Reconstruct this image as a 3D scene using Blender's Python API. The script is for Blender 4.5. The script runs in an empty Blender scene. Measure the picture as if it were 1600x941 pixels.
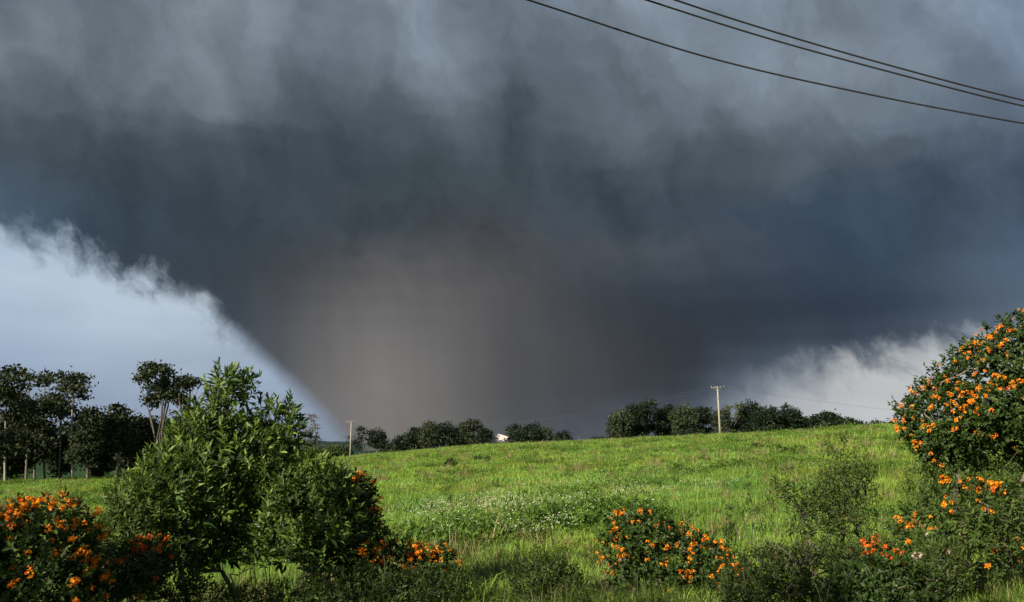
import bpy, math, random
import numpy as np
from mathutils import Vector
R = math.radians
rng = np.random.default_rng(7)
random.seed(7)
scene = bpy.context.scene
COL = scene.collection

# ------------------------------------------------------------------ camera
EYE = 1.7
FPX = 28.0 / 36.0 * 1600.0
PITCH = math.atan(219.5 / FPX)
cam_d = bpy.data.cameras.new('camera')
cam_d.lens = 28.0; cam_d.sensor_width = 36.0; cam_d.clip_start = 0.1; cam_d.clip_end = 30000
cam = bpy.data.objects.new('camera', cam_d); COL.objects.link(cam)
cam.location = (0, 0, EYE); cam.rotation_euler = (math.pi / 2 + PITCH, 0, 0)
scene.camera = cam

# ------------------------------------------------------------------ exposure, sun
EXPO = 1.15
vs = scene.view_settings
vs.view_transform = 'Standard'; vs.look = 'None'; vs.exposure = EXPO; vs.gamma = 1.0
vs.use_curve_mapping = False
SUN_EL = R(24); SUN_AZ = R(180 + 42)          # azimuth clockwise from +Y: behind the camera, to the left
S = Vector((math.sin(SUN_AZ) * math.cos(SUN_EL), math.cos(SUN_AZ) * math.cos(SUN_EL), math.sin(SUN_EL)))
sd = bpy.data.lights.new('sun', 'SUN'); sd.energy = 5.0; sd.angle = R(0.6); sd.color = (1.0, 0.90, 0.74)
so = bpy.data.objects.new('sun', sd); COL.objects.link(so)
so.rotation_euler = (-S).to_track_quat('-Z', 'Y').to_euler(); so.location = S * 100

cy = scene.cycles
cy.max_bounces = 5; cy.diffuse_bounces = 2; cy.glossy_bounces = 1; cy.transmission_bounces = 3
cy.transparent_max_bounces = 12; cy.volume_bounces = 0
cy.volume_step_rate = 1.0; cy.volume_max_steps = 64
cy.use_denoising = True
scene.render.use_persistent_data = False

# ------------------------------------------------------------------ pixel <-> direction helpers
def pray(px, py):
    x = (px - 800.0) / FPX; y = -(py - 470.5) / FPX
    c, s = math.cos(PITCH), math.sin(PITCH)
    return Vector((x, c - y * s, s + y * c))
def at(px, py, d):
    v = pray(px, py); h = math.hypot(v.x, v.y)
    return Vector((v.x / h * d, v.y / h * d, EYE + v.z / h * d))
def azel(px, py):
    v = pray(px, py)
    return math.degrees(math.atan2(v.x, v.y)), math.degrees(math.atan2(v.z, math.hypot(v.x, v.y)))
def topx(az, el):
    a, e = math.radians(az), math.radians(el)
    x, y, z = math.sin(a) * math.cos(e), math.cos(a) * math.cos(e), math.sin(e)
    c, s = math.cos(PITCH), math.sin(PITCH)
    f = y * c + z * s; u = -y * s + z * c
    return 800 + x / f * FPX, 470.5 - u / f * FPX
def lin(c, k=1.0):
    o = []
    for v in c:
        v = max(0, v) / 255.0
        o.append((v / 12.92 if v <= .04045 else ((v + .055) / 1.055) ** 2.4) * k)
    return o

# ------------------------------------------------------------------ node helper
class NT:
    def __init__(s, tree): s.t = tree; s.l = tree.links
    def n(s, typ, **kw):
        nd = s.t.nodes.new(typ)
        for k, v in kw.items(): setattr(nd, k, v)
        return nd
    def put(s, sock, v):
        if isinstance(v, bpy.types.NodeSocket): s.l.new(v, sock)
        elif v is not None: sock.default_value = v
    def m(s, op, a, b=None, c=None, clamp=False):
        nd = s.n('ShaderNodeMath', operation=op); nd.use_clamp = clamp
        s.put(nd.inputs[0], a); s.put(nd.inputs[1], b); s.put(nd.inputs[2], c)
        return nd.outputs[0]
    def mix(s, f, a, b, typ='RGBA', blend='MIX'):
        nd = s.n('ShaderNodeMix', data_type=typ)
        if typ == 'RGBA':
            nd.blend_type = blend
            s.put(nd.inputs[0], f)
            for i, v in ((6, a), (7, b)):
                if isinstance(v, (tuple, list)): v = tuple(v[:3]) + (1,)
                s.put(nd.inputs[i], v)
            return nd.outputs[2]
        s.put(nd.inputs[0], f); s.put(nd.inputs[2], a); s.put(nd.inputs[3], b)
        return nd.outputs[0]
    def noise(s, vec, scale, detail=4, rough=.5, dist=0.0, out=0):
        nd = s.n('ShaderNodeTexNoise'); s.put(nd.inputs['Vector'], vec)
        nd.inputs['Scale'].default_value = scale; nd.inputs['Detail'].default_value = detail
        nd.inputs['Roughness'].default_value = rough; nd.inputs['Distortion'].default_value = dist
        return nd.outputs[out]
    def ramp(s, f, stops, interp='LINEAR'):
        nd = s.n('ShaderNodeValToRGB'); cr = nd.color_ramp; cr.interpolation = interp
        while len(cr.elements) < len(stops): cr.elements.new(0.5)
        for e, (p, c) in zip(cr.elements, stops):
            e.position = p; e.color = tuple(c[:3]) + (1,)
        s.put(nd.inputs[0], f)
        return nd.outputs[0]
    def smooth(s, x, a, b):
        nd = s.n('ShaderNodeMapRange', interpolation_type='SMOOTHSTEP')
        s.put(nd.inputs[0], x); s.put(nd.inputs[1], a); s.put(nd.inputs[2], b)
        nd.inputs[3].default_value = 0; nd.inputs[4].default_value = 1
        return nd.outputs[0]
    def comb(s, x, y, z):
        nd = s.n('ShaderNodeCombineXYZ')
        for i, v in enumerate((x, y, z)): s.put(nd.inputs[i], v)
        return nd.outputs[0]

# ------------------------------------------------------------------ world: Nishita sky with a storm front in the north
XS = [0, 100, 200, 300, 400, 500, 600, 700, 800, 900, 1000, 1100, 1200, 1300, 1400, 1500, 1600]
STORM = {
 -120: [(95,106,116)]*3+[(120,128,136)]*3+[(118,127,140)]*5+[(118,130,145)]*6,
 0: [(88,100,112),(106,115,125),(86,99,111),(128,135,142),(120,129,139),(103,114,127),(124,132,144),(120,130,145),(104,115,131),(108,120,133),(125,135,148),(116,128,142),(112,125,138),(116,129,142),(118,131,147),(120,135,156),(116,132,160)],
 60: [(108,118,126),(118,125,131),(88,100,111),(126,133,140),(116,125,134),(92,104,116),(112,122,134),(122,131,144),(98,110,124),(92,105,118),(116,127,140),(122,132,146),(114,126,139),(120,131,143),(120,131,146),(114,128,150),(104,120,152)],
 120: [(100,111,120),(96,107,116),(94,105,115),(118,126,134),(104,114,124),(80,92,104),(104,114,126),(112,122,133),(82,95,107),(84,97,109),(100,112,124),(116,127,141),(124,134,147),(122,132,145),(118,128,141),(104,117,134),(90,107,138)],
 175: [(78,92,103),(96,106,115),(78,92,103),(108,117,126),(92,102,113),(72,84,96),(76,89,101),(98,108,117),(72,84,95),(84,96,106),(88,100,112),(100,112,125),(104,115,128),(104,116,130),(98,111,125),(92,107,127),(80,97,128)],
 220: [(66,82,95),(64,79,91),(64,78,90),(76,89,99),(62,76,88),(60,74,86),(60,74,85),(84,96,105),(64,78,88),(82,93,104),(96,107,118),(82,94,106),(86,98,111),(84,98,114),(78,94,111),(78,94,115),(70,88,122)],
 260: [(62,78,92),(58,73,86),(58,72,84),(60,74,86),(58,72,83),(60,73,83),(60,73,82),(66,79,87),(60,73,82),(66,79,89),(72,84,95),(76,88,99),(78,90,102),(72,86,102),(66,82,100),(68,86,108),(66,83,116)],
 310: [(74,90,110),(58,74,87),(57,71,83),(57,71,82),(59,71,81),(64,73,81),(64,74,81),(64,74,81),(66,74,81),(62,73,82),(60,72,83),(62,75,87),(62,75,88),(56,71,89),(60,77,95),(62,80,104),(65,82,114)],
 350: [(70,86,106),(60,75,90),(56,70,82),(57,69,79),(58,70,79),(60,71,79),(65,73,80),(69,75,81),(69,75,82),(64,73,82),(62,73,84),(64,75,87),(60,74,88),(54,70,88),(57,74,92),(62,80,102),(66,84,114)],
 390: [(60,75,92),(60,75,92),(58,71,83),(56,68,78),(61,70,77),(68,73,79),(80,82,86),(80,82,86),(76,79,84),(72,77,84),(76,83,91),(74,82,92),(66,77,91),(54,69,86),(57,74,91),(62,80,102),(74,93,126)],
 430: [(60,75,92),(60,75,90),(60,75,90),(58,68,77),(60,67,74),(82,83,87),(98,96,97),(92,91,94),(84,85,89),(68,74,81),(62,71,80),(62,72,83),(60,72,86),(54,68,84),(56,72,89),(68,86,108),(80,100,130)],
 470: [(60,75,92),(60,75,90),(60,75,90),(62,73,84),(60,68,75),(98,96,98),(112,108,107),(104,101,101),(88,87,90),(68,72,79),(53,61,70),(50,59,70),(51,62,75),(48,60,74),(53,67,82),(64,81,100),(80,98,126)],
 510: [(60,75,92),(60,75,90),(60,75,90),(62,73,84),(66,74,83),(108,105,105),(124,120,118),(110,107,106),(88,88,91),(72,75,81),(54,60,68),(48,55,64),(51,60,72),(54,65,79),(60,73,88),(80,94,113),(90,106,130)],
 560: [(60,75,92),(60,75,90),(60,75,90),(62,73,84),(66,74,83),(106,104,105),(134,129,126),(118,114,113),(93,92,95),(81,82,86),(60,64,70),(50,56,64),(76,88,102),(76,88,102),(90,102,118),(90,104,122),(95,110,134)],
 620: [(60,75,92)]*3+[(62,73,84),(66,74,83),(104,104,107),(133,128,125),(116,113,112),(95,95,99),(82,84,90),(66,70,77),(64,72,82),(114,126,141),(120,128,140),(130,136,146),(120,130,142),(110,122,140)],
 660: [(60,75,92)]*3+[(62,73,84),(66,74,83),(98,99,106),(114,110,109),(105,103,105),(96,98,104),(92,97,107),(86,92,103),(92,103,116),(125,134,147),(135,140,150),(135,140,150),(125,133,145),(120,128,140)],
 720: [(62,73,84)]*4+[(66,74,83),(95,96,100),(108,105,105),(103,102,105),(97,100,108),(95,102,114),(92,99,112),(96,106,120),(125,134,147)]+[(135,140,150)]*4,
}
CLEAR = {
 320: [(170,192,220),(180,200,225),(185,203,226),(190,206,228)]+[(150,160,175)]*9+[(150,160,175),(160,170,185),(170,180,195),(170,182,200)],
 400: [(186,204,228),(188,206,229),(192,209,231),(196,211,232)]+[(150,160,175)]*9+[(150,160,175),(160,170,185),(170,180,195),(170,182,200)],
 470: [(176,194,220),(182,199,223),(190,206,228),(198,213,233),(186,202,224)]+[(150,160,175)]*8+[(150,160,175),(160,170,185),(170,180,195),(170,182,200)],
 540: [(160,177,205),(166,182,209),(172,188,213),(178,194,218),(170,187,212),(160,176,202)]+[(150,160,175)]*6+[(150,158,170),(176,181,189),(192,196,203),(190,195,204),(180,188,200)],
 600: [(146,161,189),(152,167,194),(156,172,198),(160,176,202),(158,174,201),(150,167,194)]+[(140,150,165)]*6+[(158,164,175),(190,192,198),(196,198,203),(192,196,204),(190,195,204)],
 660: [(138,152,178),(142,157,183),(146,162,188),(150,165,191),(146,162,188),(138,154,181)]+[(140,150,165)]*6+[(165,171,183),(186,189,197),(190,193,201),(188,192,201),(186,191,201)],
 720: [(130,144,168)]*6+[(140,150,165)]*6+[(165,171,183),(182,186,195),(186,190,198),(184,189,198),(184,189,198)],
}
def sample(grid, px, py):
    ys = sorted(grid); py = min(max(py, ys[0]), ys[-1])
    j = max(i for i in range(len(ys)) if ys[i] <= py); k = min(j + 1, len(ys) - 1)
    t = 0 if j == k else (py - ys[j]) / (ys[k] - ys[j])
    f = min(max(px / 100.0, 0), 15.9999); i = int(f); u = f - i
    g = lambda y: [grid[y][i][c] * (1 - u) + grid[y][i + 1][c] * u for c in range(3)]
    a, b = g(ys[j]), g(ys[k])
    o = [a[c] * (1 - t) + b[c] * t for c in range(3)]
    if grid is STORM:                                     # one slate hue for the upper deck
        k = .55 * min(1, max(0, (330 - py) / 80)); k = max(k, .45 * min(1, max(0, (px - 1350) / 150)))
        L = sum(o) / 3; o = [o[c] * (1 - k) + L * (.895, 1.0, 1.09)[c] * k for c in range(3)]
        k = .5 * min(1, max(0, (o[0] - o[2] + 7) / 10)); L = sum(o) / 3; o = [o[c] * (1 - k) + L * (.995, 1.0, 1.005)[c] * k for c in range(3)]
        g_ = 1 + .05 * min(1, max(0, (170 - py) / 80)); o = [v * g_ for v in o]
    else: o = [o[0] * .975, o[1] * .975, o[2] * .95]
    return o

world = bpy.data.worlds.new('World'); scene.world = world; world.use_nodes = True
W = NT(world.node_tree); world.node_tree.nodes.clear()
tc = W.n('ShaderNodeTexCoord').outputs['Generated']
sx = W.n('ShaderNodeSeparateXYZ'); W.l.new(tc, sx.inputs[0])
X, Y, Z = sx.outputs
az = W.m('MULTIPLY', W.m('ARCTAN2', X, Y), 180 / math.pi)
hyp = W.m('SQRT', W.m('ADD', W.m('MULTIPLY', X, X), W.m('MULTIPLY', Y, Y)))
el = W.m('MULTIPLY', W.m('ARCTAN2', Z, hyp), 180 / math.pi)
dirv = W.comb(az, el, 0)
# slow warp + fine warp so the cloud colours billow instead of lying in a lattice
def warp(scale, amp, detail, rough, off):
    mp = W.n('ShaderNodeVectorMath', operation='ADD'); W.l.new(dirv, mp.inputs[0]); mp.inputs[1].default_value = (off, off * 1.7, 0)
    nz = W.noise(mp.outputs[0], scale, detail, rough, out=1)
    s = W.n('ShaderNodeSeparateXYZ'); W.l.new(nz, s.inputs[0])
    return [W.m('MULTIPLY', W.m('SUBTRACT', s.outputs[i], .5), amp) for i in (0, 1)]
w1 = warp(0.20, 4.2, 7, .62, 3.0)
hi = W.smooth(el, 7.0, 17.0)                  # billows are strong aloft and calm in the rain curtain
amp = W.m('ADD', W.m('MULTIPLY', hi, .95), .22)
azw = W.m('ADD', az, W.m('MULTIPLY', w1[0], amp)); elw = W.m('ADD', el, W.m('MULTIPLY', w1[1], amp))
def grid_colour(grid, e0, e1, de, azin, elin, interp='LINEAR'):
    out = None; e = e0
    f = W.m('DIVIDE', W.m('ADD', azin, 48), 96, clamp=True)
    while e <= e1 + .01:
        stops = []
        for i in range(31):
            a = -48 + 96 * i / 30
            px, py = topx(a, e)
            stops.append((i / 30, lin(sample(grid, px, py))))
        c = W.ramp(f, stops, interp)
        out = c if out is None else W.mix(W.smooth(elin, e - de, e), out, c)
        e += de
    return out
storm = grid_colour(STORM, -1, 32, 1.65, azw, elw)
clear = grid_colour(CLEAR, 0, 20, 2.5, az, el, 'B_SPLINE')
cn1 = W.noise(W.comb(W.m('MULTIPLY', az, .6), W.m('MULTIPLY', el, 1.4), 4), 0.16, 6, .55, .4)
cvs = W.n('ShaderNodeVectorMath', operation='SCALE'); W.l.new(clear, cvs.inputs[0]); W.l.new(W.m('ADD', W.m('MULTIPLY', cn1, .42), .80), cvs.inputs['Scale']); clear = cvs.outputs[0]
# cloud texture: soft tone changes with a slanting grain
vr = W.n('ShaderNodeVectorRotate', rotation_type='Z_AXIS'); W.l.new(W.comb(W.m('MULTIPLY', azw, 1.0), elw, 0), vr.inputs['Vector']); vr.inputs['Angle'].default_value = R(-28)
vm = W.n('ShaderNodeVectorMath', operation='MULTIPLY'); W.l.new(vr.outputs[0], vm.inputs[0]); vm.inputs[1].default_value = (1.0, .62, 1)
t1 = W.noise(vm.outputs[0], 0.20, 9, .58, .4)
t2 = W.noise(dirv, 0.09, 3, .5)
tone = W.m('ADD', W.m('MULTIPLY', W.m('SUBTRACT', t1, .5), W.m('ADD', W.m('MULTIPLY', hi, 1.15), .2)),
           W.m('ADD', W.m('MULTIPLY', W.m('SUBTRACT', t2, .5), .2), 1.0))
sh = W.n('ShaderNodeCombineXYZ'); W.l.new(W.m('ADD', az, W.m('MULTIPLY', el, .12)), sh.inputs[0]); W.l.new(W.m('MULTIPLY', el, .10), sh.inputs[1])
t3 = W.noise(sh.outputs[0], .55, 5, .6)                  # slanting shafts of rain below the cloud base
tone = W.m('ADD', tone, W.m('MULTIPLY', W.m('MULTIPLY', W.m('SUBTRACT', t3, .5), W.m('SUBTRACT', 1, W.smooth(el, 6, 16))), .34))
vs1 = W.n('ShaderNodeVectorMath', operation='SCALE'); W.l.new(storm, vs1.inputs[0]); W.l.new(tone, vs1.inputs['Scale'])
storm = vs1.outputs[0]
# lower edge of the cloud deck, as elevation over azimuth
EDGE = [(-600,150),(-200,290),(0,358),(60,376),(120,392),(200,424),(270,450),(320,478),(350,508),(400,546),(450,592),(500,638),(540,682),(570,730),(600,760),
        (1060,760),(1085,700),(1105,660),(1160,622),(1245,590),(1310,570),(1360,562),(1440,546),(1520,530),(1600,515),(1800,480),(2400,380)]
pts = sorted(azel(*p) for p in EDGE)
fc = W.n('ShaderNodeFloatCurve'); cm = fc.mapping; cv = cm.curves[0]
while len(cv.points) < len(pts): cv.points.new(.5, .5)
for p, (a, e) in zip(cv.points, pts):
    p.location = (min(max((a + 70) / 140, 0), 1), min(max((e + 10) / 50, 0), 1)); p.handle_type = 'AUTO_CLAMPED'
cm.update(); W.l.new(W.m('DIVIDE', W.m('ADD', az, 70), 140, clamp=True), fc.inputs['Value'])
edge = W.m('SUBTRACT', W.m('MULTIPLY', fc.outputs[0], 50), 10)
rag = W.m('MAXIMUM', W.m('SUBTRACT', 1, W.smooth(az, -21.0, -17.5)), W.smooth(az, 13, 20))  # ragged where it is cloud, smooth on the funnel flank
ev = W.n('ShaderNodeVectorMath', operation='MULTIPLY'); W.l.new(W.comb(W.m('ADD', az, w1[0]), W.m('ADD', el, W.m('MULTIPLY', az, .35)), 0), ev.inputs[0]); ev.inputs[1].default_value = (1.1, .85, 1)
e1 = W.noise(ev.outputs[0], 0.50, 8, .58, .12); e2 = W.noise(dirv, 0.12, 2, .5)
en = W.m('MULTIPLY', W.m('SUBTRACT', e1, .5), W.m('ADD', W.m('MULTIPLY', rag, 5.0), .5))
en = W.m('ADD', en, W.m('MULTIPLY', W.m('MULTIPLY', W.m('SUBTRACT', e2, .5), rag), 1.2))
dd = W.m('ADD', W.m('SUBTRACT', el, edge), en)
soft = W.m('ADD', W.m('MULTIPLY', W.smooth(az, 8, 14), W.m('SUBTRACT', 1, W.smooth(az, 17, 24))), 0)
wid = W.m('ADD', W.m('ADD', 1.4, W.m('MULTIPLY', rag, .6)), W.m('MULTIPLY', soft, 1.8))
mask = W.smooth(dd, W.m('MULTIPLY', wid, -.85), W.m('MULTIPLY', wid, .65))
front = W.mix(mask, clear, storm)
# rest of the dome: Nishita sky veiled by grey cloud overhead
sky = W.n('ShaderNodeTexSky', sky_type='NISHITA'); sky.sun_disc = False
sky.sun_elevation = SUN_EL; sky.sun_rotation = SUN_AZ; sky.air_density = 1.0; sky.dust_density = 1.2
skyc = W.n('ShaderNodeVectorMath', operation='SCALE'); W.l.new(sky.outputs[0], skyc.inputs[0]); skyc.inputs['Scale'].default_value = 0.07
c3 = W.noise(tc, 2.2, 6, .6)
over = W.mix(W.smooth(c3, .42, .62), skyc.outputs[0], tuple(lin((168, 172, 180), .5 ** EXPO)))
aabs = W.m('ABSOLUTE', az)
inn = W.m('MULTIPLY', W.m('SUBTRACT', 1, W.smooth(aabs, 60, 95)), W.m('SUBTRACT', 1, W.smooth(el, 50, 80)))
fs = W.n('ShaderNodeVectorMath', operation='SCALE'); W.l.new(front, fs.inputs[0]); fs.inputs['Scale'].default_value = .5 ** EXPO
final = W.mix(inn, over, fs.outputs[0])
bg = W.n('ShaderNodeBackground'); W.l.new(final, bg.inputs['Color']); bg.inputs['Strength'].default_value = 1.0
wo = W.n('ShaderNodeOutputWorld'); W.l.new(bg.outputs[0], wo.inputs['Surface'])
world.cycles.sampling_method = 'MANUAL'; world.cycles.sample_map_resolution = 512

# ------------------------------------------------------------------ materials
MATS = {}
def new_mat(name):
    m = bpy.data.materials.new(name); m.use_nodes = True; m.node_tree.nodes.clear(); MATS[name] = m
    N = NT(m.node_tree); out = N.n('ShaderNodeOutputMaterial'); return m, N, out
def leaf_mat(name, dark, mid, light, trans=.35, rough=.45, spec=.3, patch=None):
    m, N, out = new_mat(name)
    a = N.n('ShaderNodeAttribute', attribute_name='tint').outputs['Fac']
    c = N.ramp(a, [(0, dark), (.5, mid), (1, light)])
    if patch:                                    # two kinds of growth in patches over the ground
        geo = N.n('ShaderNodeNewGeometry').outputs['Position']
        pz = N.noise(geo, patch[0], 4, .6)
        c = N.mix(N.smooth(pz, .42, .62), c, N.mix(.75, c, patch[1]))
        pz2 = N.noise(geo, patch[0] * 4.3, 3, .6)
        c = N.mix(N.smooth(pz2, .5, .68), c, N.mix(.7, c, patch[2]))
    p = N.n('ShaderNodeBsdfPrincipled'); N.put(p.inputs['Base Color'], c); p.inputs['Roughness'].default_value = rough
    p.inputs['Specular IOR Level'].default_value = spec
    tr = N.n('ShaderNodeBsdfTranslucent')
    N.put(tr.inputs['Color'], N.mix(1.0, c, (1.0, 1.0, .45), blend='MULTIPLY'))
    mx = N.n('ShaderNodeMixShader'); mx.inputs[0].default_value = trans
    N.l.new(p.outputs[0], mx.inputs[1]); N.l.new(tr.outputs[0], mx.inputs[2]); N.l.new(mx.outputs[0], out.inputs[0])
    return m
def plain_mat(name, ca, cb, scale=6, rough=.8, bump=.0, metal=0, stretch=(1, 1, 1), coord='Object'):
    m, N, out = new_mat(name)
    tcn = N.n('ShaderNodeTexCoord').outputs[coord]
    vm = N.n('ShaderNodeVectorMath', operation='MULTIPLY'); N.l.new(tcn, vm.inputs[0]); vm.inputs[1].default_value = stretch
    nz = N.noise(vm.outputs[0], scale, 6, .6)
    p = N.n('ShaderNodeBsdfPrincipled'); N.put(p.inputs['Base Color'], N.mix(N.smooth(nz, .3, .7), ca, cb))
    p.inputs['Roughness'].default_value = rough; p.inputs['Metallic'].default_value = metal
    if bump:
        b = N.n('ShaderNodeBump'); b.inputs['Strength'].default_value = bump; N.put(b.inputs['Height'], nz); N.l.new(b.outputs[0], p.inputs['Normal'])
    N.l.new(p.outputs[0], out.inputs[0]); return m

leaf_mat('glossy_leaf', (.014, .032, .007), (.045, .088, .016), (.22, .30, .06), .40, .5, .3)
leaf_mat('olive_leaf', (.028, .050, .012), (.060, .095, .018), (.13, .18, .035), .34, .55, .2)
leaf_mat('bush_leaf', (.012, .028, .006), (.032, .062, .011), (.10, .15, .028), .3, .52, .25)
leaf_mat('weed_leaf', (.022, .036, .008), (.055, .085, .015), (.13, .165, .035), .35, .55, .2)
leaf_mat('scrub_leaf', (.018, .030, .008), (.036, .056, .013), (.080, .105, .024), .25, .6, .15)
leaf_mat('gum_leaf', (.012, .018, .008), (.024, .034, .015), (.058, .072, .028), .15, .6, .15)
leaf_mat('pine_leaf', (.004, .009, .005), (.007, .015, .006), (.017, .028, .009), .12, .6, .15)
leaf_mat('meadow_leaf', (.030, .070, .010), (.075, .145, .020), (.16, .25, .04), .35, .6, .15)
leaf_mat('dry_leaf', (.05, .045, .03), (.09, .08, .05), (.14, .12, .08), .1, .7, .1)
leaf_mat('grass_blade', (.062, .140, .022), (.170, .310, .050), (.41, .54, .12), .42, .6, .2,
         patch=(.11, (.26, .32, .05), (.070, .19, .045)))
leaf_mat('straw_blade', (.12, .11, .04), (.20, .18, .07), (.30, .27, .12), .3, .6, .2)
leaf_mat('orange_petal', (.40, .07, .004), (.70, .20, .008), (.86, .38, .02), .3, .5, .2)
leaf_mat('red_petal', (.40, .05, .01), (.60, .10, .01), (.75, .22, .02), .3, .5, .2)
leaf_mat('white_petal', (.55, .60, .42), (.72, .74, .60), (.82, .82, .74), .3, .5, .2)
leaf_mat('pink_petal', (.6, .3, .3), (.75, .5, .5), (.85, .75, .75), .3, .5, .2)
plain_mat('bark_pale', (.26, .23, .19), (.15, .125, .10), 3, .85, .3, stretch=(1, 1, .25))
plain_mat('bark_dark', (.035, .03, .024), (.07, .06, .045), 4, .9, .3, stretch=(1, 1, .3))
plain_mat('bark_grey', (.07, .06, .045), (.13, .11, .085), 8, .9, .2, stretch=(1, 1, .3))
plain_mat('concrete', (.25, .23, .19), (.18, .165, .14), 4, .85, .1, stretch=(1, 1, .4))
plain_mat('old_timber', (.10, .085, .065), (.16, .14, .11), 10, .9)
plain_mat('porcelain', (.25, .24, .23), (.35, .34, .32), 10, .4)
plain_mat('black_cable', (.003, .003, .003), (.005, .005, .005), 10, .9)
plain_mat('grey_wire', (.05, .055, .06), (.08, .085, .09), 10, .5)
plain_mat('pink_render', (.46, .38, .36), (.52, .45, .42), 1, .9)
plain_mat('roof_tile', (.22, .10, .07), (.30, .15, .10), 3, .9)
plain_mat('dark_glass', (.03, .04, .05), (.05, .06, .07), 3, .2)
plain_mat('post_wood', (.26, .24, .21), (.38, .35, .30), 8, .9)

# terrain
m, N, out = new_mat('meadow')
P = N.n('ShaderNodeNewGeometry').outputs['Position']
g = N.mix(N.smooth(N.noise(P, .14, 4, .6), .42, .62), (.060, .115, .014), (.095, .15, .022))
g = N.mix(N.smooth(N.noise(P, 1.8, 5, .65), .45, .7), g, (.035, .060, .014))
sp = N.n('ShaderNodeSeparateXYZ'); N.l.new(P, sp.inputs[0])
dist = N.m('SQRT', N.m('ADD', N.m('MULTIPLY', sp.outputs[0], sp.outputs[0]), N.m('MULTIPLY', sp.outputs[1], sp.outputs[1])))
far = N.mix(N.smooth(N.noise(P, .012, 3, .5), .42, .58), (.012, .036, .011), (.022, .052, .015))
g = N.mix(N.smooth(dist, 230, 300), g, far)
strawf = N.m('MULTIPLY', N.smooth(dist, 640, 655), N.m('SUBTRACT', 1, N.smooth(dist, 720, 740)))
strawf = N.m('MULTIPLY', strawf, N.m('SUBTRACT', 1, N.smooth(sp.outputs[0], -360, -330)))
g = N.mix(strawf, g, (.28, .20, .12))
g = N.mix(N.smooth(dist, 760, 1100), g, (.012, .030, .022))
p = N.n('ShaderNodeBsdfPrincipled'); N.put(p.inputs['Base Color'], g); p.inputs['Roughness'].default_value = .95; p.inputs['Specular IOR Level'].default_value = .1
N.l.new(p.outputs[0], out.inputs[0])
m, N, out = new_mat('far_woodland')
P = N.n('ShaderNodeNewGeometry').outputs['Position']
g = N.mix(N.smooth(N.noise(P, .03, 5, .65), .4, .6), (.014, .026, .026), (.028, .045, .038))  # distance haze over the hills put into the base colour as a blue-green cast
p = N.n('ShaderNodeBsdfPrincipled'); N.put(p.inputs['Base Color'], g); p.inputs['Roughness'].default_value = .95; p.inputs['Specular IOR Level'].default_value = .05
N.l.new(p.outputs[0], out.inputs[0])

# ------------------------------------------------------------------ mesh helpers
def mesh_np(name, V, F, mat, tint=None, smooth=False, k=None):
    """V (n,3); F (m,k) all faces with k corners."""
    V = np.asarray(V, dtype=np.float32); F = np.asarray(F, dtype=np.int32); k = F.shape[1]
    me = bpy.data.meshes.new(name)
    me.vertices.add(len(V)); me.vertices.foreach_set('co', V.ravel())
    me.loops.add(F.size); me.loops.foreach_set('vertex_index', F.ravel())
    me.polygons.add(len(F)); me.polygons.foreach_set('loop_start', np.arange(0, F.size, k, dtype=np.int32))
    me.polygons.foreach_set('loop_total', np.full(len(F), k, dtype=np.int32))
    if smooth: me.polygons.foreach_set('use_smooth', np.ones(len(F), dtype=bool))
    me.update(calc_edges=True)
    if tint is not None:
        at_ = me.attributes.new('tint', 'FLOAT', 'POINT'); at_.data.foreach_set('value', np.asarray(tint, dtype=np.float32))
    if mat: me.materials.append(MATS[mat])
    return me
def link(name, me, parent=None, loc=None):
    o = bpy.data.objects.new(name, me); COL.objects.link(o)
    if loc is not None: o.location = loc
    if parent is not None: o.parent = parent
    return o
def tag(o, label=None, cat=None, group=None, kind=None):
    if label: o['label'] = label
    if cat: o['category'] = cat
    if group: o['group'] = group
    if kind: o['kind'] = kind
    return o
def thing(name, loc, label, cat, group=None):
    return tag(link(name, None, None, loc), label, cat, group)
def unit(a): return a / np.maximum(np.linalg.norm(a, axis=-1, keepdims=True), 1e-9)

class Tubes:
    def __init__(s): s.V = []; s.F = []; s.n = 0
    def tube(s, pts, rad, sides=6, caps=True):
        pts = np.asarray(pts, float); rad = np.broadcast_to(np.asarray(rad, float), (len(pts),)).copy()
        if caps:
            e0 = pts[0] - (pts[1] - pts[0]) * 1e-3; e1 = pts[-1] + (pts[-1] - pts[-2]) * 1e-3
            pts = np.vstack([e0, pts, e1]); rad = np.concatenate([[1e-4], rad, [1e-4]])
        k = len(pts)
        t = unit(np.gradient(pts, axis=0)); up = np.array([0, 0, 1.]) if abs(t[:, 2]).mean() < .9 else np.array([1., 0, 0])
        a = unit(np.cross(t, up)); b = np.cross(t, a)
        th = np.linspace(0, 2 * np.pi, sides, endpoint=False)
        ring = pts[:, None] + rad[:, None, None] * (a[:, None] * np.cos(th)[None, :, None] + b[:, None] * np.sin(th)[None, :, None])
        s.V.append(ring.reshape(-1, 3))
        i = np.arange(k - 1)[:, None] * sides; j = np.arange(sides)[None]; j2 = (j + 1) % sides
        s.F.append(np.stack([i + j, i + j2, i + sides + j2, i + sides + j], -1).reshape(-1, 4) + s.n)
        s.n += k * sides
    def box(s, lo, hi):
        x0, y0, z0 = lo; x1, y1, z1 = hi
        s.V.append(np.array([(x, y, z) for z in (z0, z1) for (x, y) in ((x0, y0), (x1, y0), (x1, y1), (x0, y1))], float))
        s.F.append(np.array([(3, 2, 1, 0), (4, 5, 6, 7), (0, 1, 5, 4), (1, 2, 6, 5), (2, 3, 7, 6), (3, 0, 4, 7)]) + s.n); s.n += 8
    def mesh(s, name, mat, smooth=True):
        return mesh_np(name, np.vstack(s.V), np.vstack(s.F), mat, smooth=smooth)

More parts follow.
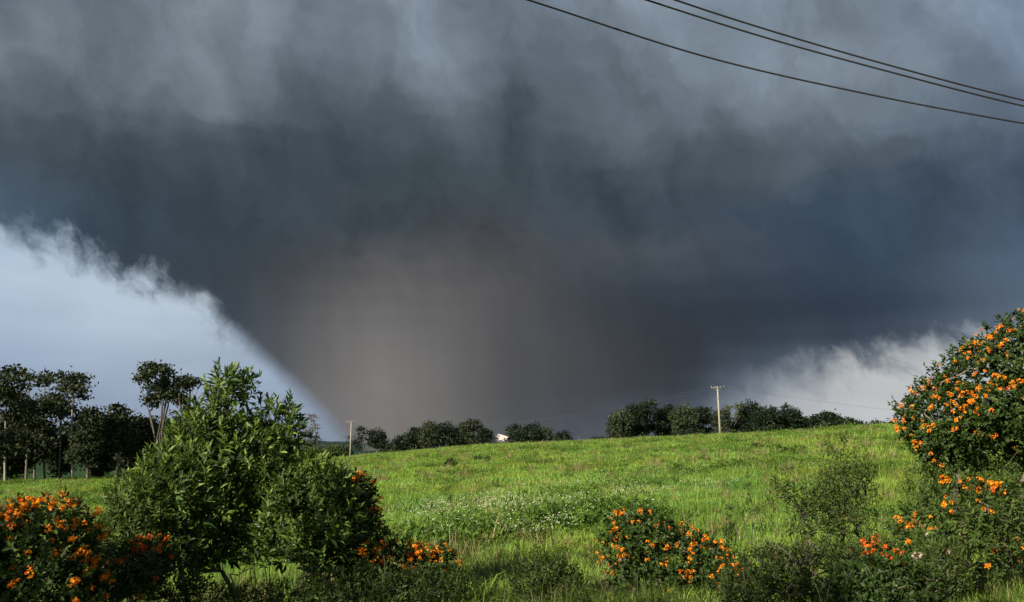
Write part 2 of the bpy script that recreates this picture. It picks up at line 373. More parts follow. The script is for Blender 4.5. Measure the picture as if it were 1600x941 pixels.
# ------------------------------------------------------------------ ground
PROF_D = np.array([0, 5, 10, 20, 40, 70, 110, 130, 150, 200, 230, 300, 400, 600, 800, 1500, 9000], float)
PROF = {  # column in the photograph -> height of the land relative to the eye
 -400: [-1.7, -1.8, -2.1, -2.9, -4.2, -5.0, -5.4, -5.8, -7.0, -11, -13, -14, -11, -4, 0, -10, -30],
 0:    [-1.7, -1.75, -2.0, -2.7, -3.8, -4.6, -5.2, -5.7, -7.0, -12, -14, -15, -11, -4, 0, -10, -30],
 250:  [-1.7, -1.75, -2.0, -2.5, -3.3, -4.0, -4.7, -5.2, -6.0, -9, -12, -14, -12, -5, -3, -12, -30],
 420:  [-1.7, -1.75, -1.95, -2.3, -2.8, -3.2, -3.8, -4.1, -4.4, -5.4, -6.5, -10, -12, -10, -9, -14, -30],
 549:  [-1.7, -1.75, -1.9, -2.1, -2.3, -2.6, -2.9, -3.1, -3.3, -3.9, -4.6, -7, -9, -12, -13, -16, -30],
 750:  [-1.7, -1.75, -1.85, -1.95, -2.0, -1.95, -1.6, -1.3, -1.1, -1.2, -1.9, -4, -8, -12, -14, -18, -30],
 900:  [-1.7, -1.75, -1.8, -1.85, -1.8, -1.5, -.8, -.45, -.25, -.8, -1.6, -4, -8, -12, -14, -18, -30],
 1122: [-1.7, -1.75, -1.75, -1.7, -1.35, -.7, .25, .65, .85, -.1, -1.0, -3.5, -8, -12, -14, -18, -30],
 1400: [-1.7, -1.7, -1.65, -1.4, -.7, .5, 1.85, 1.75, 1.3, .2, -.8, -3, -8, -12, -14, -18, -30],
 1600: [-1.7, -1.7, -1.6, -1.2, -.3, 1.1, 2.4, 2.5, 2.2, 1.2, 0, -3, -8, -12, -14, -18, -30],
 2000: [-1.7, -1.7, -1.6, -1.2, -.1, 1.3, 2.5, 2.8, 2.6, 1.6, .4, -3, -8, -12, -14, -18, -30],
}
_pa = np.array([math.atan2(*pray(px, 700).xy) for px in sorted(PROF)])
_pz = np.array([PROF[k] for k in sorted(PROF)], float)
_wv = [(rng.uniform(.25, 1.6), rng.uniform(0, 6.28), rng.uniform(0, 6.28)) for _ in range(14)]
def gz(x, y):
    x = np.asarray(x, float); y = np.asarray(y, float)
    a = np.clip(np.arctan2(x, y), _pa[0], _pa[-1]); d = np.hypot(x, y)
    d = np.where(y < 0, np.minimum(d, 6), d)
    j = np.clip(np.searchsorted(_pa, a) - 1, 0, len(_pa) - 2)
    t = (a - _pa[j]) / (_pa[j + 1] - _pa[j]); t = np.clip(t, 0, 1)
    i = np.clip(np.searchsorted(PROF_D, d, side='right') - 1, 0, len(PROF_D) - 2)
    u = np.clip((d - PROF_D[i]) / (PROF_D[i + 1] - PROF_D[i]), 0, 1)
    # smooth blending between control rings
    def cub(col):
        p1 = _pz[col, i]; p2 = _pz[col, i + 1]
        s0 = (p2 - _pz[col, np.maximum(i - 1, 0)]) / np.maximum(PROF_D[i + 1] - PROF_D[np.maximum(i - 1, 0)], 1e-6)
        i3 = np.minimum(i + 2, len(PROF_D) - 1)
        s1 = (_pz[col, i3] - p1) / (PROF_D[i3] - PROF_D[i]); h = PROF_D[i + 1] - PROF_D[i]
        return (2*u**3-3*u**2+1)*p1 + (u**3-2*u**2+u)*h*s0 + (-2*u**3+3*u**2)*p2 + (u**3-u**2)*h*s1
    z = cub(j) * (1 - t) + cub(j + 1) * t
    b = 0
    for k, (f, p, q) in enumerate(_wv): b = b + np.sin(x * f * math.cos(q) + y * f * math.sin(q) + p) / (1 + f)
    z = z + b * .035 * np.clip((d - 3) / 10, 0, 1) * np.clip((600 - d) / 300, 0.3, 1)
    return z + EYE
def ground_mesh():
    az_ = np.radians(np.concatenate([np.arange(-50, 50.01, .5), np.arange(56, 305, 6)]))
    ds = np.concatenate([[0.0], np.geomspace(1.0, 12000, 190)])
    A, D = np.meshgrid(az_, ds)
    x, y = D * np.sin(A), D * np.cos(A); z = gz(x, y)
    V = np.stack([x, y, z], -1).reshape(-1, 3); n = len(az_); k = len(ds)
    i = np.arange(k - 1)[:, None] * n; j = np.arange(n)[None]; j2 = (j + 1) % n
    F = np.stack([i + j, i + n + j, i + n + j2, i + j2], -1).reshape(-1, 4)
    F = F[n:] ; T = np.stack([np.zeros(n, int), n + np.arange(n), n + (np.arange(n) + 1) % n, n + (np.arange(n) + 1) % n], -1)
    me = bpy.data.meshes.new('ground')
    me.from_pydata(V.tolist(), [], F.tolist() + [(int(a), int(b), int(c)) for a, b, c, _ in T]); me.materials.append(MATS['meadow'])
    for p_ in me.polygons: p_.use_smooth = True
    o = link('ground', me); o['kind'] = 'structure'
ground_mesh()

# far hills: ridges with a real back slope
def hills(name, d, ridge, seed, rough=6):
    r = np.random.default_rng(seed); n = 240
    pxs = np.linspace(-700, 2300, n); rows = np.interp(pxs, [a for a, b in ridge], [b for a, b in ridge])
    V = []; prof = [(-.30, 0), (-.22, .35), (-.12, .75), (-.05, .95), (0, 1), (.10, .85), (.3, 0)]
    bumps = np.cumsum(r.normal(0, 1, n)); bumps -= np.linspace(bumps[0], bumps[-1], n)
    fine = r.normal(0, rough, n)
    for i, (px, row) in enumerate(zip(pxs, rows)):
        top = at(px, row, d); h = top.z + fine[i] * .35 + bumps[i] * .25
        for q, (o_, k_) in enumerate(prof):
            s = 1 + o_; V.append((top.x * s, top.y * s, -45 + (h + 45) * k_ + (r.normal(0, rough * .4) if 0 < q < 6 else 0)))
    k = len(prof); i = np.arange(n - 1)[:, None] * k; j = np.arange(k - 1)[None]
    F = np.stack([i + j, i + k + j, i + k + j + 1, i + j + 1], -1).reshape(-1, 4)
    o = link(name, mesh_np(name, V, F, 'far_woodland', smooth=False)); o['kind'] = 'structure'
hills('hills', 1900, [(-700, 672), (0, 668), (200, 664), (300, 668), (420, 680), (480, 687), (540, 689), (620, 692), (900, 694), (1200, 694), (2300, 690)], 3, 1)

# ------------------------------------------------------------------ foliage builders
def sph(n, r=rng):
    v = r.normal(size=(n, 3)); return unit(v)
def lobe_points(lobes, n, inner=.55, r=rng):
    """points in the outer shell of a union of ellipsoids, with outward normals"""
    L = [(np.array(c, float), np.array(q if hasattr(q, '__len__') else (q, q, q), float)) for c, q in lobes]
    w = np.array([(q[0] * q[1] + q[1] * q[2] + q[0] * q[2]) for c, q in L]); w /= w.sum()
    P = []; Nn = []; tot = 0
    while tot < n:
        idx = r.choice(len(L), size=n, p=w); u = sph(n, r)
        rad = inner + (1.04 - inner) * r.random(n) ** .6
        C = np.array([L[i][0] for i in idx]); Q = np.array([L[i][1] for i in idx])
        bump = 1 + .10 * np.sin(u[:, 0] * 7 + idx * 1.3) * np.sin(u[:, 2] * 8 + idx) + .07 * np.sin(u[:, 1] * 13 + u[:, 2] * 11 + idx * 2)
        p = C + u * Q * (rad * bump)[:, None]
        keep = np.ones(n, bool)
        for k, (c, q) in enumerate(L):
            keep &= ~((np.linalg.norm((p - c) / q, axis=1) < .6) & (idx != k))
        P.append(p[keep]); Nn.append(unit(u / Q)[keep]); tot += keep.sum()
    return np.vstack(P)[:n], np.vstack(Nn)[:n]
def leaves(pos, dr, per, length, width, spread=(.5, 1.25), stem=.12, droop=0., r=rng, tint_base=None, tint_j=.18, fold=.25):
    """whorled leaves around shoots: five vertices and two quads each"""
    n = len(pos); dr = unit(dr)
    ref = unit(sph(n, r)); a = unit(np.cross(dr, ref)); b = np.cross(dr, a)
    t = np.tile((np.arange(per) + .5) / per, (n, 1)) + r.normal(0, .05, (n, per))
    ang = t * per * 2.4 + r.uniform(0, 6.28, (n, 1))
    tilt = spread[1] + (spread[0] - spread[1]) * np.clip(t, 0, 1) + r.normal(0, .14, (n, per))
    radial = a[:, None] * np.cos(ang)[..., None] + b[:, None] * np.sin(ang)[..., None]
    d = dr[:, None] * np.cos(tilt)[..., None] + radial * np.sin(tilt)[..., None]; d[..., 2] -= droop; d = unit(d)
    base = pos[:, None] + dr[:, None] * (t * stem)[..., None]
    ll = length * (1.05 - .45 * np.clip(t, 0, 1)) * r.uniform(.5, 1.25, (n, per))
    side = unit(np.cross(d, dr[:, None] + r.normal(0, .25, (n, per, 3)))); nor = np.cross(side, d)
    ww = width * ll / length * r.uniform(.8, 1.2, (n, per))
    L3 = ll[..., None]; W3 = ww[..., None]
    v0 = base; v1 = base + d * L3 * .5 + side * W3 * .5 + nor * W3 * fold; v2 = base + d * L3 - nor * L3 * .10
    v3 = base + d * L3 * .5 - side * W3 * .5 + nor * W3 * fold; v4 = base + d * L3 * .5
    V = np.stack([v0, v1, v2, v3, v4], 2).reshape(-1, 3); k = n * per
    i = np.arange(k)[:, None] * 5
    F = np.concatenate([i + np.array([[0, 1, 2, 4]]), i + np.array([[0, 4, 2, 3]])])
    tb = np.full(n, .45) if tint_base is None else tint_base
    tint = np.clip(tb[:, None] + (t - .5) * .25 + r.normal(0, tint_j, (n, per)), 0, 1)
    return V, F, np.repeat(tint.ravel(), 5)
def quads(pos, nor, size, r=rng, tint_base=.45, tint_j=.2, aspect=.55):
    """single ragged leaf-clump faces for far trees"""
    n = len(pos); d = unit(nor * .4 + sph(n, r)); ref = unit(sph(n, r)); a = unit(np.cross(d, ref)); b = np.cross(d, a)
    s = size * r.uniform(.5, 1.3, n)[:, None]
    V = np.stack([pos - a * s, pos + b * s * aspect, pos + a * s, pos - b * s * aspect], 1).reshape(-1, 3)
    F = np.arange(n * 4).reshape(-1, 4)
    t = np.clip(tint_base + r.normal(0, tint_j, n), 0, 1)
    return V, F, np.repeat(t, 4)

def skeleton(bases, targets, r_tip, r=rng, sides=5, wob=.06, expo=.45, min_up=.35):
    """branches that grow from the stem nodes to every target point; returns (V, F)"""
    pos = [np.array(p, float) for st in bases for p in st]; par = []
    for st in bases: 
        k0 = len(par); par += [-1] + list(range(k0, k0 + len(st) - 1))
    d0 = np.array([min(np.linalg.norm(t - st[0]) for st in bases) for t in targets])
    for ti in np.argsort(d0):
        t = targets[ti]; Pn = np.array(pos); df = t - Pn; dist = np.linalg.norm(df, axis=1)
        cost = dist + np.where(df[:, 2] < dist * -.1, dist * .8, 0)
        j = int(np.argmin(cost)); a = pos[j]; steps = 1 if dist[j] < .25 else 3
        prev = j
        for s_ in range(1, steps + 1):
            u = s_ / steps; q = a + (t - a) * u
            q = q + r.normal(0, wob, 3) * dist[j] * (u * (1 - u)) * 2 - np.array([0, 0, dist[j] * .25 * u * (1 - u)])
            pos.append(q if s_ < steps else t.copy()); par.append(prev); prev = len(pos) - 1
    n = len(pos); cnt = np.ones(n)
    for i in range(n - 1, -1, -1):
        if par[i] >= 0: cnt[par[i]] += cnt[i] if True else 0
    rad = r_tip * cnt ** expo
    P_ = np.array(pos); th = np.linspace(0, 2 * np.pi, sides, endpoint=False)
    main = {}
    for i in range(n):
        p = par[i]
        if p >= 0 and (p not in main or cnt[i] > cnt[main[p]]): main[p] = i
    V = []; F = []; rings = {}
    def ring(c, dr, rr):
        up = np.array([0, 0, 1.]) if abs(dr[2]) < .9 else np.array([1., 0, 0])
        a = np.cross(dr, up); a /= max(np.linalg.norm(a), 1e-9); b = np.cross(dr, a)
        k = len(V) * sides; V.append(c + rr * (np.outer(np.cos(th), a) + np.outer(np.sin(th), b))); return k
    for i in range(n):
        p = par[i]
        if p < 0: continue
        dr = P_[i] - P_[p]; ln = np.linalg.norm(dr)
        if ln < 1e-6: rings[i] = rings.get(p, ring(P_[i], np.array([0, 0, 1.]), rad[i])); continue
        dr /= ln
        if main[p] == i and p in rings: k0 = rings[p]
        else: k0 = ring(P_[p], dr, min(rad[p], rad[i] * 1.25))
        k1 = ring(P_[i], dr, rad[i]); rings[i] = k1
        for s_ in range(sides): F.append((k0 + s_, k0 + (s_ + 1) % sides, k1 + (s_ + 1) % sides, k1 + s_))
    return np.vstack(V), np.array(F)

# ---- trees seen at a distance
def tree(name, px, top_row, wid_px, d, label, cat='tree', group=None, leaf='gum_leaf', bark='bark_grey', base_px=None,
         style='round', n=2600, trunk=.35, rt=.035, size=.34, seed=0, lobes_n=7, dens=1.0, squash=1.0):
    r = np.random.default_rng(seed * 17 + 5)
    top = at(px, top_row, d); bp = at(base_px if base_px is not None else px, 700, d)
    zb = float(gz(bp.x, bp.y)) - .15
    H = top.z - zb; Wd = wid_px / FPX * d * (1.12 if d > 160 else 1.0)
    base = np.array([bp.x, bp.y, zb]); cx = np.array([top.x, top.y, 0]) - np.array([bp.x, bp.y, 0])
    right = unit(np.array([top.y, -top.x, 0.])); fwd = unit(np.array([top.x, top.y, 0.]))
    ch = H * (1 - trunk)                                   # crown height
    lobes = []
    def P(u, v, w): return cx + right * u + fwd * v + np.array([0, 0, w])
    if style == 'round':
        for k in range(lobes_n):
            a = r.uniform(0, 6.28); rr = Wd * .5 * r.uniform(.05, .62); w = H * trunk + ch * r.uniform(.2, .78)
            q = Wd * .5 * r.uniform(.32, .5)
            lobes.append((P(rr * math.cos(a), rr * math.sin(a), w), (q, q, min(q * .85, ch * .4) * squash)))
        lobes.append((P(0, 0, H - ch * .28), (Wd * .26, Wd * .26, ch * .27)))
        lobes.append((P(0, 0, H * trunk + ch * .4), (Wd * .36, Wd * .36, ch * .36)))
    elif style == 'tall':                                   # narrow gum: clumps up a leaning stem
        for k in range(lobes_n * 2):
            t = (k + .5) / (lobes_n * 2); w = H * trunk + ch * (t * .88 + .04) + r.normal(0, .03 * H)
            q = Wd * .5 * r.uniform(.14, .30) * (1.15 - .35 * t); a = r.uniform(0, 6.28); rr = Wd * .5 * r.uniform(.1, .92)
            lobes.append((P(rr * math.cos(a), rr * math.sin(a), w), (q, q, q * r.uniform(.55, .9))))
        lobes.append((P(0, 0, H - Wd * .08), (Wd * .14, Wd * .14, Wd * .08)))
    elif style == 'flat':                                   # open layered crown on bare forking limbs
        for k in range(lobes_n):
            a = r.uniform(0, 6.28); rr = Wd * .5 * (.15 + .7 * (k / lobes_n)); w = H - ch * (.07 + .72 * r.random() ** 1.3 * (.35 + rr / (Wd * .5)))
            q = Wd * .5 * r.uniform(.13, .30)
            lobes.append((P(rr * math.cos(a), rr * math.sin(a) * .7, w), (q, q, q * .6)))
        lobes.append((P(0, 0, H - ch * .09), (Wd * .2, Wd * .2, ch * .09)))
    elif style == 'bare':
        for k in range(lobes_n):
            a = r.uniform(0, 6.28); rr = Wd * .5 * r.uniform(.2, .8)
            lobes.append((P(rr * math.cos(a), rr * math.sin(a), H - ch * r.uniform(.1, .7)), (Wd * .16,) * 3))
    root = thing(name, base, label, cat, group)
    rt *= .58
    nt = 46 if style in ('flat', 'bare') else 34
    tg, _ = lobe_points(lobes, nt, .1, r)
    if style == 'bare': tg, _ = lobe_points(lobes, 110, .2, r); 
    tw = [np.array([0, 0, 0.])]; kk = 5; lean = r.normal(0, .02 * H, 2)
    topk = H * (trunk + .12) if style != 'tall' else H * .85
    for q in range(1, kk + 1):
        t = q / kk; tw.append(np.array([lean[0] * math.sin(t * 2.2), lean[1] * math.sin(t * 2), topk * t]) + cx * min(1, t * topk / H))
    sts = [tw]
    if style in ('flat', 'bare'):                         # several limbs fan out from low on the stem
        sts = []
        for q in range(6):
            L_ = lobes[q * len(lobes) // 6][0]; s0 = np.array([0, 0, H * (trunk * .5)])
            e_ = np.array(L_) - np.array([0, 0, ch * .12]); sts.append([np.zeros(3), s0 * .5, s0 + (e_ - s0) * [.05, .05, 0], s0 + (e_ - s0) * [.22, .22, .3] + r.normal(0, .1, 3), s0 + (e_ - s0) * [.55, .55, .62] + r.normal(0, .15, 3), e_])
    V, F = skeleton(sts, tg, rt, r, 6 if style != 'bare' else 4, .12)
    link('trunk', mesh_np('trunk', V, F, bark, smooth=True), root)
    if style == 'bare': nl = int(n * .25)
    else: nl = int(n * (.8 if style == 'tall' else 1.45))
    # leaves gather in clumps so that the crown has holes
    cp, cn = lobe_points(lobes, max(30, nl // 26), .35, r)
    k = r.integers(0, len(cp), nl); sig = size * (1.9 if style == 'tall' else 1.55)
    pp = cp[k] + r.normal(0, 1, (nl, 3)) * np.array([sig, sig, sig * .55]); nn = cn[k]
    tb = (.45 + r.normal(0, .12, len(cp)))[k]
    V, F, T = quads(pp, nn, size * .78, r, tb, .14)
    link('crown', mesh_np('crown', V, F, leaf, T), root)
    return root

# ---- flowering clusters (shared meshes)
def cluster_mesh(name, mat, n, size, r):
    d = unit(sph(n, r) + np.array([0, 0, .35])); pos = d * size * r.uniform(.3, .9, (n, 1))
    V, F, T = leaves(pos, d, 5, size * .62, size * .42, spread=(.9, 1.2), stem=.004, r=r, tint_base=r.uniform(.2, .9, n), fold=.1)
    return mesh_np(name, V, F, mat, T)
_r = np.random.default_rng(3)
CLUST = {m_: [cluster_mesh('flower_cluster', m_, n_, s_, _r) for n_, s_ in ((15, .042), (11, .036), (8, .030), (18, .050))]
         for m_ in ('orange_petal', 'red_petal', 'pink_petal')}

# ---- near shrubs. lobes are given in picture terms (px, row, rx_px, rz_px, depth offset) at distance d, and become ellipsoids round the base
def shrub(name, px, d, lobes, label, cat='shrub', group=None, leaf='bush_leaf', bark='bark_grey', shoots=600, per=11, ll=.085, lw=.026,
          stem=.12, upb=.6, flowers=None, fl_n=0, fl_mat='orange_petal', fl_scale=1.0, seed=0, stems=3, base_px_spread=.15, r_tip=.0028,
          inner=.5, spread=(.45, 1.25), tint=.42, ntw=170, leaf_label=None, flower_name='flower_cluster', extra_r=.8, tj=.15, droop=0.):
    r = np.random.default_rng(seed * 31 + 11)
    b = at(px, 900, d); base = np.array([b.x, b.y, float(gz(b.x, b.y)) - .03])
    right = unit(np.array([b.y, -b.x, 0.])); fwd = unit(np.array([b.x, b.y, 0.])); k_ = d / FPX
    L = []
    for (lx, ly, rx, rz, dep) in lobes:
        c = np.array(at(lx, ly, d + dep)) - base; s = (d + dep) / FPX * .93
        L.append((c, (rx * s, rx * s * extra_r, rz * s)))
    root = thing(name, base, label, cat, group)
    P, Nn = lobe_points(L, shoots, inner, r)
    zmin = .02
    keep = P[:, 2] > zmin; P, Nn = P[keep], Nn[keep]
    dirs = unit(Nn * .7 + np.array([0, 0, upb]) + r.normal(0, .28, P.shape))
    tb = tint + r.normal(0, tj * .6, len(P))
    V, F, T = leaves(P, dirs, per, ll, lw, spread, stem, droop, r, tb, tj)
    f = link('foliage', mesh_np('foliage', V, F, leaf, T), root)
    sub = P[r.choice(len(P), min(ntw, len(P)), replace=False)]
    bs = []
    for q in range(stems):
        o_ = right * r.normal(0, base_px_spread) + fwd * r.normal(0, base_px_spread)
        tgt = L[q % len(L)][0]
        h = max(.15, min(tgt[2] * .55, .9))
        lean = (tgt - o_) * .35
        bs.append([o_ * .4, o_ * .7 + np.array([lean[0] * .3, lean[1] * .3, h * .35]), o_ + np.array([lean[0], lean[1], h])])
    V, F = skeleton(bs, sub, r_tip, r, 5, .14)
    link('stems', mesh_np('stems', V, F, bark, smooth=True), root)
    if fl_n:
        FP = []
        if flowers is None: flowers = [(None, fl_n)]
        for reg, cnt in flowers:
            Q, QN = lobe_points(L, 9000, .94, r)
            # only those the picture side shows, plus some behind
            wp = Q + base
            toc = unit(np.array([0, 0, EYE]) - wp); vis = (QN * toc).sum(1)
            ok = (vis > -.15) & (Q[:, 2] > .05)
            c, s = math.cos(PITCH), math.sin(PITCH)
            fy = wp[:, 1] * c + (wp[:, 2] - EYE) * s; up_ = -wp[:, 1] * s + (wp[:, 2] - EYE) * c
            qx = 800 + wp[:, 0] / fy * FPX; qy = 470.5 - up_ / fy * FPX
            if reg: ok &= (qx > reg[0]) & (qx < reg[2]) & (qy > reg[1]) & (qy < reg[3])
            else: ok &= (QN[:, 2] > -.3)
            idx = np.nonzero(ok)[0]
            if len(idx) == 0: continue
            # clusters gather in loose sprays, a third of them on their own
            cen = Q[r.choice(idx, max(3, cnt // 5))]; pick = []
            for _ in range(cnt):
                if r.random() < .3: pick.append(r.choice(idx)); continue
                dd_ = np.linalg.norm(Q[idx] - cen[r.integers(len(cen))], axis=1); cand = idx[dd_ < .17]
                pick.append(r.choice(cand) if len(cand) else r.choice(idx))
            FP += [(Q[i] + QN[i] * .05, QN[i]) for i in pick]
        if len(FP) > 100:
            rest = FP[100:]; VV = []; FF = []; TT = []; k0 = 0
            for (p_, n_) in rest:
                q_ = unit(sph(11, r) + np.array([0, 0, .35])); V, F, T = leaves(p_ + q_ * .036 * fl_scale * r.uniform(.3, .9, (11, 1)), q_, 5, .024 * fl_scale, .016 * fl_scale, (.9, 1.2), .004, r=r, tint_base=r.uniform(.2, .9, 11), fold=.1)
                VV.append(V); FF.append(F + k0); TT.append(T); k0 += len(V)
            tag(link('small_flowers', mesh_np('small_flowers', np.vstack(VV), np.vstack(FF), fl_mat, np.concatenate(TT)), root), kind='stuff')
        for (p_, n_) in FP[:100]:
            o = bpy.data.objects.new(flower_name, random.choice(CLUST['red_petal' if fl_mat == 'orange_petal' and r.random() < .05 else fl_mat])); COL.objects.link(o); o.parent = root
            o.location = p_; o.scale = (fl_scale * r.uniform(.55, 1.05),) * 3; o.rotation_euler = (r.normal(0, .5), r.normal(0, .5), r.uniform(0, 6.28))
    return root


# ================================================================== things
# ---- tornado: a dark condensation funnel round a column of pale dust
def lathe_volume(name, prof, parent, origin, colour, dens, z0, z1, seed, wob, axis=None):
    """prof: (row, left px, right px) seen at the tornado's distance"""
    r = np.random.default_rng(seed); D = TD; V = []; n = 72
    rows = np.array([q[0] for q in prof], float); ls = np.array([q[1] for q in prof], float); rs = np.array([q[2] for q in prof], float)
    rr = np.linspace(rows.max(), rows.min(), 40)
    o_ = np.argsort(rows); lf = np.interp(rr, rows[o_], ls[o_]); rt = np.interp(rr, rows[o_], rs[o_])
    ph = r.uniform(0, 6.28, 8)
    for k, (row, a, b_) in enumerate(zip(rr, lf, rt)):
        pa, pb = at(a, row, D), at(b_, row, D); c = (pa + pb) / 2; rad = (pa - pb).length / 2; z = (pa.z + pb.z) / 2
        for i in range(n):
            th = 2 * math.pi * i / n
            w = 1 + wob * (math.sin(3 * th + ph[0] + k * .12) + .6 * math.sin(5 * th + ph[1] - k * .2) + .4 * math.sin(11 * th + ph[2] + k * .4) + .3 * math.sin(17 * th + ph[3] - k * .7))
            V.append((c.x + rad * w * math.cos(th) - origin.x, c.y + rad * .8 * w * math.sin(th) - origin.y, z - origin.z))
    K = len(rr); i = np.arange(K - 1)[:, None] * n; j = np.arange(n)[None]; j2 = (j + 1) % n
    F = np.stack([i + j, i + j2, i + n + j2, i + n + j], -1).reshape(-1, 4).tolist()
    F.append(list(range(n))[::-1]); F.append([(K - 1) * n + q for q in range(n)])
    me = bpy.data.meshes.new(name); me.from_pydata(V, [], F)
    m, N, out = new_mat(name)
    P = N.n('ShaderNodeNewGeometry').outputs['Position']; sp = N.n('ShaderNodeSeparateXYZ'); N.l.new(P, sp.inputs[0])
    dn = N.m('SUBTRACT', 1, N.smooth(sp.outputs[2], z0, z1))
    nz = N.noise(P, .006, 2, .6)
    dn = N.m('MULTIPLY', dn, N.m('MULTIPLY', N.m('ADD', N.m('MULTIPLY', nz, 1.2), .4), dens))
    if axis:                                             # dust thins out away from the column's axis
        ax = at(axis[0], 640, D); ax2 = at(axis[1], 420, D)
        xs = N.m('ADD', ax.x, N.m('MULTIPLY', N.m('SUBTRACT', sp.outputs[2], ax.z), (ax2.x - ax.x) / (ax2.z - ax.z)))
        q = N.m('DIVIDE', N.m('SUBTRACT', sp.outputs[0], xs), axis[2]); q2 = N.m('DIVIDE', N.m('SUBTRACT', sp.outputs[1], ax.y), axis[2] * 1.2)
        dn = N.m('MULTIPLY', dn, N.m('EXPONENT', N.m('MULTIPLY', N.m('ADD', N.m('MULTIPLY', q, q), N.m('MULTIPLY', q2, q2)), -1)))
    pv = N.n('ShaderNodeVolumePrincipled'); pv.inputs['Color'].default_value = (*colour, 1); pv.inputs['Anisotropy'].default_value = 0
    N.put(pv.inputs['Density'], dn); N.l.new(pv.outputs[0], out.inputs['Volume'])
    me.materials.append(m); o = link(name, me, parent); return o
TD = 1500.0
tc_ = at(820, 690, TD); torg = Vector((tc_.x, tc_.y, -14))
tor = thing('tornado', torg, 'huge dark wedge tornado reaching from storm cloud to horizon, brown with dust low down', 'tornado')
lathe_volume('condensation_funnel', [(708, 572, 1050), (690, 560, 1055), (640, 516, 1072), (590, 462, 1095), (540, 408, 1125), (490, 352, 1170), (450, 305, 1220), (420, 270, 1260)],
             tor, torg, (.040, .050, .066), .0010, 60, 330, 5, .012)
lathe_volume('dust_column', [(708, 560, 960), (660, 520, 980), (600, 470, 1000), (540, 440, 1000), (480, 430, 960), (420, 440, 900), (380, 470, 860)],
             tor, torg, (.60, .575, .56), .0011, -10, 250, 8, .02, axis=(618, 560, 140))

# ---- trees on the left
GL = 'gum trees at the left edge of the paddock'
tree('gum_tree', 14, 577, 62, 118, 'tall dark gum tree at the left edge of the photo with two pale stems', group=GL, style='tall', trunk=.28, n=5200, lobes_n=9, seed=1, bark='bark_pale', rt=.028)
tree('gum_tree', 46, 580, 58, 124, 'broad gum with thin see-through top, second from the left edge', group=GL, style='tall', trunk=.25, n=4200, lobes_n=10, seed=2, bark='bark_grey', rt=.03)
tree('gum_tree', 76, 586, 34, 130, 'narrow dark gum between the see-through gum and the tallest pale trunk', group=GL, style='tall', trunk=.22, n=3300, seed=3, lobes_n=8)
tree('gum_tree', 119, 587, 50, 122, 'slim gum with a long bare pale trunk and a crown only at the top', group=GL, style='tall', trunk=.52, n=2600, seed=4, bark='bark_pale', lobes_n=7, rt=.032)
tree('gum_tree', 97, 586, 20, 128, 'small tuft-topped gum leaning beside the slim pale-trunked gum', group=GL, style='tall', trunk=.55, n=700, seed=24, lobes_n=4, rt=.03)
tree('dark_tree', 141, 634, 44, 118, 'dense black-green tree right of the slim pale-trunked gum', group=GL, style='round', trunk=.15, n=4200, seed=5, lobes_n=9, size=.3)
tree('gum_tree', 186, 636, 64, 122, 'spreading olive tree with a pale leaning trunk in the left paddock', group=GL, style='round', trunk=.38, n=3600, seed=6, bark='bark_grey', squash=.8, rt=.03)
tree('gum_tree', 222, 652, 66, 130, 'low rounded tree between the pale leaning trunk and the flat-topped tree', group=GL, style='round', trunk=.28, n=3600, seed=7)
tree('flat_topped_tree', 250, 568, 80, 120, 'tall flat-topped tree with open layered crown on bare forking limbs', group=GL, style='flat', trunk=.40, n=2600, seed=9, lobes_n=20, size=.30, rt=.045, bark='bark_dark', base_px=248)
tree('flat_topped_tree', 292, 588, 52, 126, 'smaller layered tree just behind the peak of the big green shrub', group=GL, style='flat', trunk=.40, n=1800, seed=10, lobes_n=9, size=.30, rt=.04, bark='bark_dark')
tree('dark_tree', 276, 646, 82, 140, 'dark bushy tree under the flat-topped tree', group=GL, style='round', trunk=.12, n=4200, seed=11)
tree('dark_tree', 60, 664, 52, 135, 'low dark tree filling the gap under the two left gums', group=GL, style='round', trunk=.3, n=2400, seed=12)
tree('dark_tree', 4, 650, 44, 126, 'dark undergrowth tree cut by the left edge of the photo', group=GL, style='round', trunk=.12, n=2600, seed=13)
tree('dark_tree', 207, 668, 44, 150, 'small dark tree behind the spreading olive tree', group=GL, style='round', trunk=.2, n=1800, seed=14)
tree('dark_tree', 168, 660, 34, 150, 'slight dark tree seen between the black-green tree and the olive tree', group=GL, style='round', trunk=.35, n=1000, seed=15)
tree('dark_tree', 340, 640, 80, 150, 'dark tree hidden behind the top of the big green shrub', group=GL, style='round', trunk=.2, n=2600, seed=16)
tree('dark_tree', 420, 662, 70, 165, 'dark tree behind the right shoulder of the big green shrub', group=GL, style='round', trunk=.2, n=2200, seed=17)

for k, (px, tr, w, lb) in enumerate([(28, 690, 40, 'low dark bush between the pale stems at the left edge'), (100, 676, 30, 'slender dark young tree between two gums left of the pale trunk'),
        (160, 690, 34, 'low dark bush at the foot of the black-green tree'), (243, 690, 50, 'low dark bush below the flat-topped tree'), (200, 700, 40, 'low bush at the foot of the spreading olive tree'), (300, 670, 60, 'dark bush behind the left slope of the big green shrub')]):
    tree('dark_tree', px, tr, w, 128 + k * 4, lb, group=GL, style='round', trunk=.08, n=1900, seed=180 + k)

